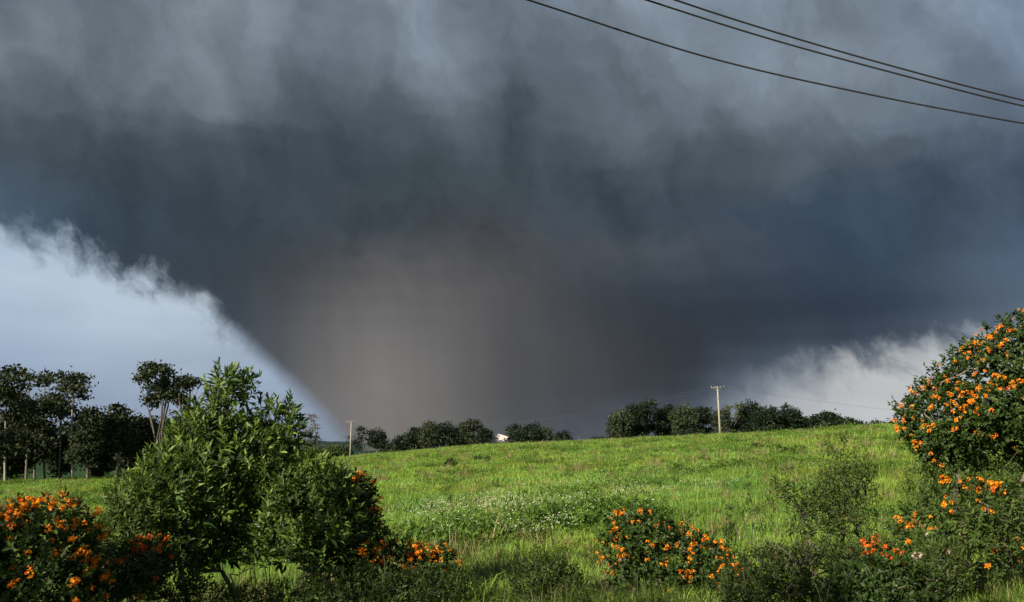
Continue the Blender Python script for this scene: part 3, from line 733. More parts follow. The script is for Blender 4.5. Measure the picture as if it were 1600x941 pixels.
# ---- trees beyond the crest
GC = 'trees beyond the crest of the hill'
tree('bare_tree', 481, 643, 40, 240, 'thin-leaved grey tree standing alone right of the big green shrub', group=GC, style='bare', trunk=.40, n=2600, seed=30, leaf='dry_leaf', rt=.035, size=.3)
tree('bush', 487, 671, 26, 250, 'small dark bush at the foot of the lone grey tree', 'bush', GC, n=900, trunk=.1, seed=31)
for k, (px, tr, w, lb) in enumerate([(507, 698, 46, 'low hedge-like bush on the skyline left of the left power pole'), (535, 697, 44, 'low bush touching the left side of the left power pole'),
        (472, 700, 50, 'low bush below the lone grey tree')]):
    tree('bush', px, tr, w, 225, lb, 'bush', GC, n=1500, trunk=.05, seed=33 + k, leaf='scrub_leaf')
mid = [(563, 668, 30, 'thin tree immediately right of the left power pole', 'tall', 1300), (589, 670, 38, 'pale-stemmed tree second to the right of the left power pole', 'round', 1700),
       (612, 694, 34, 'low bush between the left power pole trees and the large central grove', 'round', 1200), (628, 680, 36, 'lowest tree at the left end of the central grove', 'round', 1500),
       (648, 666, 40, 'brighter green tree near the left end of the central grove', 'round', 2000), (672, 659, 44, 'round dark tree left of the middle of the central grove', 'round', 2200),
       (697, 658, 44, 'round dark tree in the middle of the central grove', 'round', 2200), (720, 660, 40, 'round tree left of the tallest tree of the central grove', 'round', 2000),
       (738, 654, 48, 'tallest tree of the central grove, nearest to the house', 'round', 2600), (757, 668, 26, 'small tree leaning over the pink house from the left', 'round', 1200),
       (660, 682, 40, 'low olive tree in front of the left half of the central grove', 'round', 1500), (705, 684, 44, 'low tree in front of the middle of the central grove', 'round', 1500),
       (812, 663, 44, 'dark tree just right of the pink house', 'round', 2000), (830, 662, 46, 'widest tree of the small grove right of the pink house', 'round', 2200),
       (854, 668, 36, 'lower tree at the right end of the small grove by the house', 'round', 1500), (883, 673, 26, 'lone small round tree in the gap right of the house grove', 'round', 1000),
       (812, 684, 34, 'olive bush at the foot of the small grove beside the house', 'round', 1100)]
for k, (px, tr, w, lb, st, n) in enumerate(mid):
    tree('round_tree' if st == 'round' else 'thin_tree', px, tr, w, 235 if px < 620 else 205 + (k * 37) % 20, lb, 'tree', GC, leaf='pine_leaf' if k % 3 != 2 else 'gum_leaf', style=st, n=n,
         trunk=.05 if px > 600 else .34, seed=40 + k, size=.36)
rt_ = [(966, 641, 40, 'leftmost tree of the right-hand grove on the crest', 'round', 2000), (988, 631, 38, 'second tree from the left in the crest grove', 'round', 2000),
       (1014, 627, 46, 'gum with a pale fork in the crest grove left of the tall pole', 'tall', 2400), (1042, 631, 46, 'broad dark tree in the crest grove left of the tall pole', 'round', 2400),
       (1068, 632, 44, 'dark domed tree two crowns left of the tall pole', 'round', 2200), (1092, 635, 42, 'dark tree touching the left side of the tall pole', 'round', 2000),
       (1044, 666, 44, 'bright olive bush at the foot of the crest grove', 'round', 1500), (1082, 670, 40, 'low green bush between the crest grove and the tall pole', 'round', 1200),
       (1128, 640, 34, 'small tree half behind the tall pole', 'round', 1300), (1172, 627, 50, 'highest round tree right of the tall pole', 'round', 2800),
       (1200, 636, 44, 'round tree right of the highest crown on the right side', 'round', 2300), (1232, 634, 52, 'wide domed tree in the middle of the right-hand skyline', 'round', 2600),
       (1262, 652, 34, 'small tree in the dip between two domes of the right skyline', 'round', 1300), (1287, 643, 46, 'domed tree near the right end of the skyline trees', 'round', 2200),
       (1312, 651, 40, 'low tree sloping down at the right end of the skyline', 'round', 1700), (1334, 658, 34, 'last low tree before the bare crest on the right', 'round', 1200),
       (1372, 660, 52, 'low dark mound of a bush behind the bare crest on the right', 'round', 1200), (1215, 655, 50, 'olive bush in front of the right-hand skyline trees', 'round', 1500),
       (1160, 660, 46, 'low dark bush just right of the foot of the tall pole', 'round', 1500), (940, 686, 36, 'faint low bush on the skyline left of the crest grove', 'round', 700)]
for k, (px, tr, w, lb, st, n) in enumerate(rt_):
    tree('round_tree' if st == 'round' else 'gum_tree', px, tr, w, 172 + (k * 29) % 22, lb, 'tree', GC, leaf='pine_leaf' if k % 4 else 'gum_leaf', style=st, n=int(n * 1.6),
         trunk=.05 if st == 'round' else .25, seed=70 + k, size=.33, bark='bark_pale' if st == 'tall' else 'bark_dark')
tree('bare_tree', 1142, 622, 32, 185, 'thin wispy tree with bare branches just right of the tall pole', group=GC, style='bare', trunk=.35, n=1600, seed=99, leaf='scrub_leaf', size=.28)

# ---- power poles
def power_pole(px, top_row, d, h_arm, label, tilt=0):
    t = at(px, top_row, d); zb = float(gz(t.x, t.y)) - .3; H = t.z - zb
    root = thing('power_pole', (t.x, t.y, zb), label, 'pole', 'power poles on the hill')
    T = Tubes(); T.tube([(0, 0, 0), (tilt * .5, 0, H * .5), (tilt, 0, H)], [.19, .155, .115], 10); link('post', T.mesh('post', 'concrete'), root)
    T = Tubes(); T.box((tilt - 1.15, -.19, H - .30), (tilt + 1.15, -.125, H - .17)); link('crossarm', T.mesh('crossarm', 'old_timber', False), root)
    T = Tubes(); T.box((tilt - .55, -.18, H - 1.05), (tilt - .5, -.14, H - .3)); 
    T2 = Tubes(); T2.tube([(tilt - .6, -.15, H - .31), (tilt, -.14, H - .85)], .02, 5); T2.tube([(tilt + .6, -.15, H - .31), (tilt, -.14, H - .85)], .02, 5)
    link('brace', T2.mesh('brace', 'old_timber'), root)
    ins = []
    for u in (-1.05, -.45, .45, 1.05):
        T = Tubes(); T.tube([(tilt + u, -.16, H - .17), (tilt + u, -.16, H - .08), (tilt + u, -.16, H - .06), (tilt + u, -.16, H + .02), (tilt + u, -.16, H + .06)], [.02, .02, .06, .055, .03], 8)
        link('insulator', T.mesh('insulator', 'porcelain'), root); ins.append(Vector((t.x + tilt + u, t.y - .16, zb + H + .04)))
    T = Tubes(); T.box((tilt - .5, -.17, H - 2.05), (tilt + .5, -.115, H - 1.97)); link('lower_arm', T.mesh('lower_arm', 'old_timber', False), root)
    return ins
i1 = power_pole(1122, 604, 140, 1, 'tall pale concrete power pole with crossarm on the crest of the hill', tilt=-.12)
i2 = power_pole(549, 658, 199, 1, 'smaller distant pale power pole on the left slope of the hill', tilt=0)
def cable(name, pts, sag, rad, mat, label, group, sides=6):
    P = []
    for a, b in zip(pts[:-1], pts[1:]):
        a, b = Vector(a), Vector(b); n = 40
        for k in range(n + (b == Vector(pts[-1]))):
            u = k / n; q = a.lerp(b, u); q.z -= sag * 4 * u * (1 - u); P.append(tuple(q))
    T = Tubes(); T.tube(P, rad, sides); o = link(name, T.mesh(name, mat)); tag(o, label, 'cable', group); return o
pole_b = at(1850, 690, 210)
for k in (0, 1, 2, 3):
    nm = ('outermost left', 'inner left', 'inner right', 'outermost right')[k]
    cable('power_line', [i1[k], Vector((pole_b.x - .6 + .4 * k, pole_b.y, pole_b.z + 2.2))], 1.5, .0045, 'grey_wire', f'thin grey wire from the {nm} insulator of the tall pole to the right', 'thin wires strung from the tall pole', 4)
for k in (0, 3):
    nm = ('left', '', '', 'right')[k]
    cable('power_line', [i2[k], i1[k]], 3.4, .008, 'grey_wire', f'thin grey wire between the {nm} ends of the two power pole crossarms', 'thin wires strung from the tall pole', 4)
    p0 = at(200, 668, 330); cable('power_line', [Vector((p0.x + k, p0.y, p0.z)), i2[k]], 1.5, .012, 'grey_wire', f'thin grey wire running left from the {nm} end of the small distant pole', 'thin wires strung from the tall pole', 4)
# three heavy cables close overhead
def over(p, label):
    pts = [at(*q) for q in p]; P = []
    # smooth curve through the points (Catmull-Rom)
    ext = [pts[0] * 2 - pts[1]] + pts + [pts[-1] * 2 - pts[-2]]
    for i in range(1, len(ext) - 2):
        for k in range(24):
            u = k / 24; a, b, c, d = ext[i - 1:i + 3]
            P.append(tuple(.5 * ((2 * b) + (c - a) * u + (2 * a - 5 * b + 4 * c - d) * u * u + (3 * b - a - 3 * c + d) * u ** 3)))
    P.append(tuple(pts[-1])); T = Tubes(); T.tube(P, .0145, 8); tag(link('overhead_cable', T.mesh('overhead_cable', 'black_cable')), label, 'cable', 'black cables overhead')
over([(560, -82, 9.6), (822, -1, 11.0), (1100, 88, 12.3), (1350, 146, 13.4), (1600, 193, 14.6), (1850, 232, 16.0)], 'lowest of the three black cables crossing the upper right of the sky')
over([(760, -82, 10.0), (1010, 0, 11.6), (1200, 60, 12.6), (1400, 115, 13.6), (1600, 166, 14.8), (1850, 220, 16.2)], 'middle one of the three black cables crossing the upper right of the sky')
over([(800, -90, 10.1), (1055, 0, 11.8), (1220, 53, 12.8), (1400, 105, 13.8), (1600, 157, 15.0), (1850, 212, 16.4)], 'highest of the three black cables crossing the upper right of the sky')

# ---- house
h = at(780, 687, 226); hz = float(gz(h.x, h.y))
root = thing('house', (h.x, h.y, hz), 'small pink rendered house showing between two groves on the skyline', 'house'); root.rotation_euler.z = R(82)
T = Tubes(); T.box((-1.9, -2.5, -.5), (1.9, 2.5, h.z - hz + .5)); wall_top = h.z - hz + .5; link('wall', T.mesh('wall', 'pink_render', False), root)
me = bpy.data.meshes.new('roof'); e = wall_top + .003
me.from_pydata([(-2.1, -3, e), (2.1, -3, e), (2.1, 3, e), (-2.1, 3, e), (-2.1, 0, e + .9), (2.1, 0, e + .9), (-2.1, -3, e + .12), (2.1, -3, e + .12), (2.1, 3, e + .12), (-2.1, 3, e + .12), (-2.1, 0, e + 1.02), (2.1, 0, e + 1.02)], [],
               [(0, 3, 2, 1), (6, 7, 11, 10), (8, 9, 10, 11), (0, 1, 7, 6), (2, 3, 9, 8), (1, 2, 8, 11, 7), (3, 0, 6, 10, 9)]); me.materials.append(MATS['pink_render']); link('roof', me, root)
for u in (-.95, .9):
    T = Tubes(); T.box((u - .45, -2.53, wall_top - 1.7), (u + .45, -2.503, wall_top - .6)); wdw = link('window', T.mesh('window', 'post_wood', False), root)
    T = Tubes(); T.box((u - .38, -2.55, wall_top - 1.63), (u + .38, -2.533, wall_top - .67)); link('pane', T.mesh('pane', 'dark_glass', False), wdw)

# ---- fence along the crest
def crest(px, lo=90, hi=260):
    best = None
    for d in np.arange(lo, hi, 2.0):
        v = pray(px, 690); hh = math.hypot(v.x, v.y); x, y = v.x / hh * d, v.y / hh * d; z = float(gz(x, y)); a = (z - EYE) / d
        if best is None or a > best[0]: best = (a, d, x, y, z)
    return best
FP_ = []
root = None
tops = []
for i, px in enumerate([620, 652, 687, 712, 751, 768, 810, 826, 862, 905, 951, 1001, 1060, 1155, 1215, 1274, 1284, 1322, 1360]):
    a, d, x, y, z = crest(px); k = 1 + 2.2 / d; x *= k; y *= k; z = float(gz(x, y))
    if root is None: root = thing('wire_fence', (x, y, z), 'low fence of small pale posts and wire along the crest of the hill', 'fence'); o0 = np.array((x, y, z))
    hgt = .95 + random.uniform(-.3, .2); q = np.array((x, y, z)) - o0
    T = Tubes(); T.tube([q - [0, 0, .3], q + [0, 0, hgt]], [.05, .045], 6); link('post', T.mesh('post', 'bark_grey'), root); tops.append(q + [0, 0, hgt - .12])
for w_ in (0, .38, .7):
    T = Tubes(); T.tube([t - [0, 0, w_] for t in tops], .006, 4); link('wire', T.mesh('wire', 'grey_wire'), root)

# ---- the big green shrub
shrub('green_shrub', 405, 8.4, [(356, 660, 44, 62, .1), (348, 616, 18, 34, 0), (434, 680, 36, 42, .1), (380, 618, 14, 22, .2), (318, 690, 44, 40, .1), (370, 720, 84, 56, .1), (262, 740, 42, 34, -.1), (272, 785, 66, 46, -.2), (236, 822, 48, 34, -.1),
       (340, 800, 70, 60, .2), (486, 770, 58, 46, -.1), (478, 812, 76, 62, -.2), (520, 835, 42, 42, .1), (425, 862, 46, 24, -.2), (335, 868, 44, 22, .1), (505, 880, 30, 22, 0), (210, 772, 24, 22, 0)],
      'tall glossy green shrub with a pointed top, biggest plant left of centre', leaf='glossy_leaf', shoots=1850, per=10, ll=.125, lw=.035, stem=.15, upb=.85, seed=1, stems=8, ntw=260, r_tip=.0030, inner=.35,
      flowers=None, tint=.50, tj=.2, base_px_spread=.32, spread=(.35, 1.15))
shrub('olive_shrub', 225, 8.0, [(222, 790, 46, 42, 0), (200, 840, 46, 40, 0), (262, 850, 50, 38, .1), (190, 900, 60, 40, 0), (260, 905, 50, 38, .2)],
      'small-leaved olive shrub at the lower left foot of the tall pointed green shrub', leaf='olive_leaf', shoots=800, per=9, ll=.075, lw=.024, stem=.12, upb=.9, seed=2, stems=3, ntw=110)
OG = 'orange flowering shrubs'
shrub('flowering_shrub', 70, 7.2, [(66, 858, 68, 62, 0), (15, 875, 52, 62, .1), (108, 892, 40, 58, -.1), (60, 925, 80, 42, -.1), (-40, 890, 56, 56, .1)],
      'rounded dark shrub topped with bright orange flowers in the bottom left corner', group=OG, shoots=1250, per=8, ll=.075, lw=.034, stem=.09, seed=3, ntw=120,
      flowers=[((0, 750, 170, 832), 84), ((0, 820, 170, 941), 66)], fl_n=1, fl_scale=.82)
shrub('flowering_shrub', 205, 7.6, [(205, 890, 46, 34, 0), (235, 872, 30, 22, .1), (170, 905, 34, 34, 0)],
      'low sprawling shrub with dull red-orange flowers between the corner shrub and the tall green shrub', group=OG, shoots=420, per=8, ll=.06, lw=.026, stem=.09, seed=4, ntw=70,
      flowers=[((160, 825, 290, 885), 26), ((120, 860, 290, 941), 6)], fl_n=1, fl_mat='red_petal', fl_scale=.65)
shrub('flowering_shrub', 555, 8.4, [(550, 795, 36, 46, .2), (562, 848, 36, 46, 0), (535, 775, 26, 30, .3)],
      'upright orange-flowered shrub pressed against the right side of the tall green shrub', group=OG, shoots=620, per=8, ll=.08, lw=.034, stem=.09, seed=5, ntw=90,
      flowers=[((520, 725, 612, 800), 34), ((560, 790, 620, 890), 26)], fl_n=1, fl_scale=.9)
shrub('flowering_shrub', 645, 8.6, [(620, 888, 42, 40, 0), (662, 895, 40, 32, 0), (690, 882, 22, 22, .1), (590, 905, 40, 40, .1)],
      'low dark shrub with a row of orange flowers right of the tall green shrub', group=OG, shoots=560, per=8, ll=.07, lw=.03, stem=.08, seed=6, ntw=80,
      flowers=[((580, 835, 715, 890), 60)], fl_n=1, fl_scale=.85)
shrub('flowering_shrub', 1035, 8.8, [(1005, 852, 46, 50, 0), (985, 830, 30, 32, .1), (1045, 870, 44, 48, .1), (1075, 880, 40, 44, 0), (1108, 888, 38, 44, 0), (1020, 915, 70, 36, 0), (1120, 905, 28, 30, 0), (960, 860, 22, 30, 0)],
      'two-humped dark shrub with orange flowers at its edges, bottom centre right', group=OG, shoots=1150, per=8, ll=.072, lw=.034, stem=.08, seed=7, ntw=130,
      flowers=[((930, 800, 985, 880), 32), ((960, 780, 1060, 826), 18), ((1062, 820, 1165, 900), 70), ((1000, 830, 1150, 930), 14), (None, 24)], fl_n=1, fl_scale=.68, tint=.36)
shrub('flowering_shrub', 1570, 9.3, [(1485, 655, 72, 58, 0), (1455, 670, 44, 46, -.1), (1540, 610, 72, 66, .1), (1600, 580, 74, 74, 0), (1660, 590, 90, 90, .2), (1590, 640, 70, 40, -.2), (1510, 690, 40, 26, .1), (1650, 690, 60, 50, .4)],
      'largest orange-flowered shrub, arching out of the right edge on bare stems', group=OG, shoots=3600, per=8, ll=.066, lw=.031, stem=.08, seed=8, stems=6, ntw=260, r_tip=.0034,
      flowers=[((1520, 490, 1600, 640), 62), ((1440, 540, 1560, 680), 60), ((1405, 600, 1500, 740), 44), (None, 90)], fl_n=1, fl_scale=.64, base_px_spread=.28, tint=.4, bark='bark_grey')
shrub('flowering_shrub', 1500, 8.6, [(1500, 792, 56, 40, 0), (1450, 830, 48, 36, 0), (1545, 800, 48, 44, .1), (1500, 850, 80, 48, .1), (1590, 810, 50, 50, .3)],
      'mid-height shrub with scattered orange flowers under the arching shrub on the right', group=OG, leaf='olive_leaf', shoots=950, per=8, ll=.08, lw=.024, stem=.1, seed=9, ntw=130,
      flowers=[((1460, 755, 1560, 800), 30), ((1410, 800, 1490, 860), 20), ((1490, 800, 1600, 880), 10)], fl_n=1, fl_scale=.82, tint=.35)
shrub('flowering_shrub', 1385, 8.0, [(1385, 880, 40, 30, 0), (1360, 870, 24, 20, 0)],
      'small low shrub with reddish flowers left of the pale pink blossoms', group=OG, leaf='olive_leaf', shoots=240, per=8, ll=.06, lw=.024, stem=.09, seed=10, ntw=50,
      flowers=[((1335, 838, 1430, 895), 28)], fl_n=1, fl_mat='red_petal', fl_scale=.85)
shrub('flowering_shrub', 1462, 7.8, [(1462, 870, 22, 24, 0), (1478, 850, 14, 16, 0)],
      'small plant with pale pink and white blossoms near the bottom right', leaf='glossy_leaf', shoots=120, per=7, ll=.07, lw=.026, stem=.09, seed=11, ntw=30,
      flowers=[((1435, 825, 1500, 880), 14)], fl_n=1, fl_mat='pink_petal', fl_scale=.55)
SG = 'dark scrub and saplings in front of the paddock'
shrub('scrub_bush', 1325, 9.6, [(1325, 760, 34, 40, 0), (1335, 800, 40, 50, 0), (1290, 785, 30, 34, .1), (1322, 725, 18, 30, 0), (1350, 760, 20, 34, .1)],
      'tall thin dark bush in the field right of the two-humped flowering shrub', group=SG, leaf='scrub_leaf', shoots=500, per=9, ll=.07, lw=.017, stem=.16, upb=1.2, seed=12, stems=6, ntw=130, bark='bark_dark', inner=.15, tint=.5)
shrub('scrub_bush', 1245, 9.3, [(1242, 785, 30, 24, 0), (1265, 815, 34, 34, 0), (1222, 772, 12, 14, 0), (1282, 840, 30, 34, 0)],
      'low leaning dark bush just left of the tall thin dark bush', group=SG, leaf='scrub_leaf', shoots=200, per=9, ll=.07, lw=.019, stem=.15, upb=1.0, seed=13, stems=4, ntw=80, bark='bark_dark', inner=.15, tint=.5)
shrub('scrub_bush', 1240, 7.6, [(1200, 900, 60, 32, 0), (1270, 895, 70, 34, 0), (1330, 905, 50, 34, 0), (1160, 925, 40, 26, 0)],
      'spreading near-black bramble mound along the bottom edge right of the two-humped shrub', group=SG, leaf='scrub_leaf', shoots=900, per=8, ll=.06, lw=.022, stem=.1, seed=14, ntw=120, bark='bark_dark', tint=.35)
shrub('scrub_bush', 850, 8.2, [(850, 905, 34, 26, 0), (885, 915, 26, 22, 0), (825, 918, 24, 20, 0)],
      'small dark weedy bush alone on the bottom edge left of the two-humped shrub', group=SG, leaf='weed_leaf', shoots=260, per=8, ll=.065, lw=.02, stem=.12, upb=1.0, seed=15, ntw=70, bark='bark_dark', tint=.1)
shrub('leafy_bush', 1385, 6.6, [(1350, 925, 44, 34, 0), (1410, 925, 48, 36, 0), (1380, 905, 30, 26, 0)],
      'low broad-leaved green bush at the bottom edge below the reddish flowers', group=SG, leaf='bush_leaf', shoots=330, per=8, ll=.065, lw=.028, stem=.08, seed=16, ntw=60, tint=.3)
shrub('scrub_bush', 1470, 6.8, [(1465, 908, 32, 36, 0), (1485, 890, 20, 30, .2)],
      'twiggy grey-green bush at the bottom edge beside the bright grass corner', group=SG, leaf='scrub_leaf', shoots=340, per=9, ll=.05, lw=.013, stem=.12, upb=1.1, seed=17, ntw=70, tint=.6)
shrub('scrub_bush', 1560, 9.8, [(1560, 760, 60, 50, .2), (1500, 745, 46, 34, .2), (1610, 790, 60, 60, .2), (1450, 770, 34, 30, .3)],
      'feathery grey-green bush under the stems of the arching flowering shrub', group=SG, leaf='olive_leaf', shoots=1100, per=10, ll=.085, lw=.013, stem=.16, upb=1.2, seed=18, ntw=120, tint=.4)
shrub('scrub_bush', 730, 7.9, [(640, 925, 60, 24, 0), (560, 925, 60, 30, .1), (700, 920, 40, 26, .1)],
      'dark weedy thicket along the bottom edge below the row of orange flowers', group=SG, leaf='weed_leaf', shoots=650, per=8, ll=.06, lw=.018, stem=.12, upb=1.0, seed=19, ntw=80, tint=.15)
shrub('scrub_bush', 340, 7.6, [(330, 938, 60, 16, .3), (470, 935, 60, 18, .4), (520, 920, 40, 24, .5)],
      'dark undergrowth beneath the stems of the tall pointed green shrub', group=SG, leaf='olive_leaf', shoots=420, per=8, ll=.06, lw=.02, stem=.1, seed=20, ntw=60, tint=.1)

# ---- single weeds and saplings standing in the grass
def weed(px, top_row, d, label, leaf='scrub_leaf', n=26, ll=.07, lw=.02, width=.25, seed=0, bark='bark_dark', forks=3, cat='weed', name='weed_stalk'):
    r = np.random.default_rng(seed + 900); t = at(px, top_row, d); zb = float(gz(t.x, t.y)) - .03; H = max(.25, t.z - zb)
    root = thing(name, (t.x, t.y, zb), label, cat, 'single weeds standing in the grass')
    if d > 20:
        wd = width * r.uniform(.75, 1.1); H = min(H, .9 if d > 45 else .6); lb_ = [((r.normal(0, wd * .4), r.normal(0, wd * .4), H * .35 * q), (wd * .55, wd * .55, H * .5 * q)) for q in (1, .8, .6, .9)]
        P, Q = lobe_points(lb_, n * 3, .3, r); P[:, 2] = np.abs(P[:, 2])
        V, F = skeleton([[np.zeros(3), np.array([0, 0, H * .3])]], P[:14], .004, r, 4, .05); link('stem', mesh_np('stem', V, F, bark, smooth=True), root)
        V, F, T = leaves(P, Q + [0, 0, .6], 5, ll * .7, lw, (.4, 1.2), ll * .5, r=r, tint_base=r.uniform(.1, .5, len(P)))
        link('leaves', mesh_np('leaves', V, F, leaf, T), root); return
    tips = [np.array([0, 0, H])] + [np.array([r.normal(0, width), r.normal(0, width), H * r.uniform(.55, .92)]) for _ in range(forks)]
    st = [np.array([0, 0, 0.]), np.array([r.normal(0, .02), 0, H * .25]), np.array([r.normal(0, .03), r.normal(0, .03), H * .5])]
    V, F = skeleton([st], tips + [np.array([q[0] * .8, q[1] * .8, q[2] * .8]) for q in tips[1:]], .0018, r, 4, .03)
    link('stem', mesh_np('stem', V, F, bark, smooth=True), root)
    P = []; 
    for tp in tips:
        for k in range(n // (forks + 1) + 1):
            u = r.uniform(.35, 1.0); a = st[2] if u < 1 else tp; P.append(st[2] * (1 - u) + tp * u + r.normal(0, .02, 3))
    P = np.array(P); V, F, T = leaves(P, unit(r.normal(0, .35, P.shape) + [0, 0, 1]), 5, ll, lw, (.4, 1.1), .09, r=r, tint_base=r.uniform(.2, .7, len(P)))
    link('leaves', mesh_np('leaves', V, F, leaf, T), root)
weed(1285, 688, 11.0, 'tall dark stalk with a leafy tip rising above the thin dark bush', n=30, seed=1, forks=2, width=.12)
weed(1138, 792, 9.8, 'dark upright stalk behind the right hump of the two-humped shrub', n=44, seed=2, forks=3, width=.1)
weed(1168, 742, 12.0, 'thin slanting stalk in the field above the two-humped shrub', n=24, seed=3, forks=2, width=.2)
weed(1205, 770, 10.5, 'small forked stalk left of the leaning dark bush', n=24, seed=4, forks=3, width=.15)
weed(700, 712, 62, 'small dark weed clump on the upper slope left of the middle', n=60, ll=.25, lw=.07, seed=5, forks=5, width=.5)
weed(747, 706, 75, 'tiny dark weed clump near the crest below the house grove', n=40, ll=.25, lw=.08, seed=6, forks=4, width=.5)
weed(763, 708, 70, 'dark weed just below the fence under the pink house', n=40, ll=.25, lw=.08, seed=7, forks=4, width=.3)
weed(880, 783, 22, 'spindly dark weed among the white flowers in mid field', n=34, ll=.08, lw=.03, seed=8, forks=4, width=.14)
weed(905, 772, 25, 'second spindly weed right of the one among the white flowers', n=24, ll=.08, lw=.03, seed=9, forks=3, width=.14)
weed(1062, 722, 40, 'rounded dark weed in the upper field below the crest grove', n=60, ll=.16, lw=.05, seed=10, forks=5, width=.3)
weed(1185, 690, 62, 'dark weed in the upper field right of the tall pole', n=50, ll=.22, lw=.06, seed=11, forks=5, width=.5)
weed(1228, 694, 50, 'wide dark weed patch high in the field below the skyline trees', n=90, ll=.2, lw=.06, seed=12, forks=7, width=.7)
weed(1100, 712, 48, 'low dark weed in the upper field below the foot of the tall pole', n=50, ll=.18, lw=.05, seed=13, forks=5, width=.4)
weed(839, 850, 8.6, 'short dark fern-like weed behind the small dark weedy bush', n=36, seed=14, forks=3, width=.1)
weed(968, 872, 7.2, 'pale dry stalk in front of the left edge of the two-humped shrub', n=8, seed=15, forks=2, width=.15, bark='bark_grey', leaf='dry_leaf')
weed(1205, 840, 7.4, 'dry forked stalk in front of the bramble mound', n=8, seed=16, forks=3, width=.22, bark='bark_grey', leaf='dry_leaf')
weed(1262, 850, 7.0, 'dry bent stalk right of the dry forked stalk', n=8, seed=17, forks=2, width=.2, bark='bark_grey', leaf='dry_leaf')
weed(600, 868, 7.0, 'thin stalk rising out of the thicket below the row of orange flowers', n=12, seed=18, forks=2, width=.15)
weed(1160, 830, 8.6, 'leafless grey stalk between the two-humped shrub and the bramble mound', n=10, seed=19, forks=3, width=.2, bark='bark_grey', leaf='dry_leaf')
weed(1590, 705, 9.0, 'pale crooked stem at the right edge under the arching flowering shrub', n=6, seed=20, forks=2, width=.2, bark='bark_grey', leaf='dry_leaf')
weed(470, 905, 7.0, 'broken stalk at the bottom edge right of the trunk of the tall green shrub', n=14, seed=21, forks=2, width=.1)
weed(925, 905, 7.2, 'knee-high weed at the bottom edge left of the two-humped shrub', n=26, seed=22, forks=3, width=.1, leaf='weed_leaf')

# ---- grass, built as tufts scattered over the land
def tuft(name, blades, rad, h, w, r, mat, lean=.35):
    n = blades; a = r.uniform(0, 6.28, n); q = rad * r.random(n) ** .6; base = np.stack([q * np.cos(a), q * np.sin(a), np.full(n, -.03)], 1)
    hh = h * r.uniform(.45, 1.1, n); th = r.uniform(0, 6.28, n); ln = np.abs(r.normal(0, lean, n)) + .08
    dx = np.stack([np.cos(th), np.sin(th), np.zeros(n)], 1); sd_ = np.stack([-np.sin(th), np.cos(th), np.zeros(n)], 1); up = np.array([0, 0, 1.])
    W = (w * r.uniform(.6, 1.2, n))[:, None]; H = hh[:, None]; L = ln[:, None]
    p0, p1, p2, p3 = base, base + up * H * .45 + dx * H * L * .25, base + up * H * .8 + dx * H * L * .7, base + up * H * (1 - L * .25) + dx * H * L * 1.25
    V = np.stack([p0 - sd_ * W, p0 + sd_ * W, p1 - sd_ * W * .85, p1 + sd_ * W * .85, p2 - sd_ * W * .55, p2 + sd_ * W * .55, p3 - sd_ * W * .05, p3 + sd_ * W * .05], 1).reshape(-1, 3)
    i = np.arange(n)[:, None] * 8
    F = np.concatenate([i + np.array([[0, 1, 3, 2]]), i + np.array([[2, 3, 5, 4]]), i + np.array([[4, 5, 7, 6]])])
    return mesh_np(name, V, F, mat, np.repeat(np.clip(r.normal(.5, .22, n), 0, 1), 8))
def bloom(name, r, mat='white_petal', n=7, h=.5, s=.02):
    """a loose head of small blossoms on thin stalks"""
    V = []; F = []; T = []; k = 0; vs_ = []
    P = np.stack([r.normal(0, .09, n), r.normal(0, .09, n), h * r.uniform(.75, 1.1, n)], 1)
    V, F, T = leaves(P, unit(r.normal(0, .4, (n, 3)) + [0, 0, 1]), 6, s, s * .7, (1.1, 1.4), .003, r=r, tint_base=r.uniform(.3, .9, n), fold=.05)
    return mesh_np(name, V, F, mat, T)
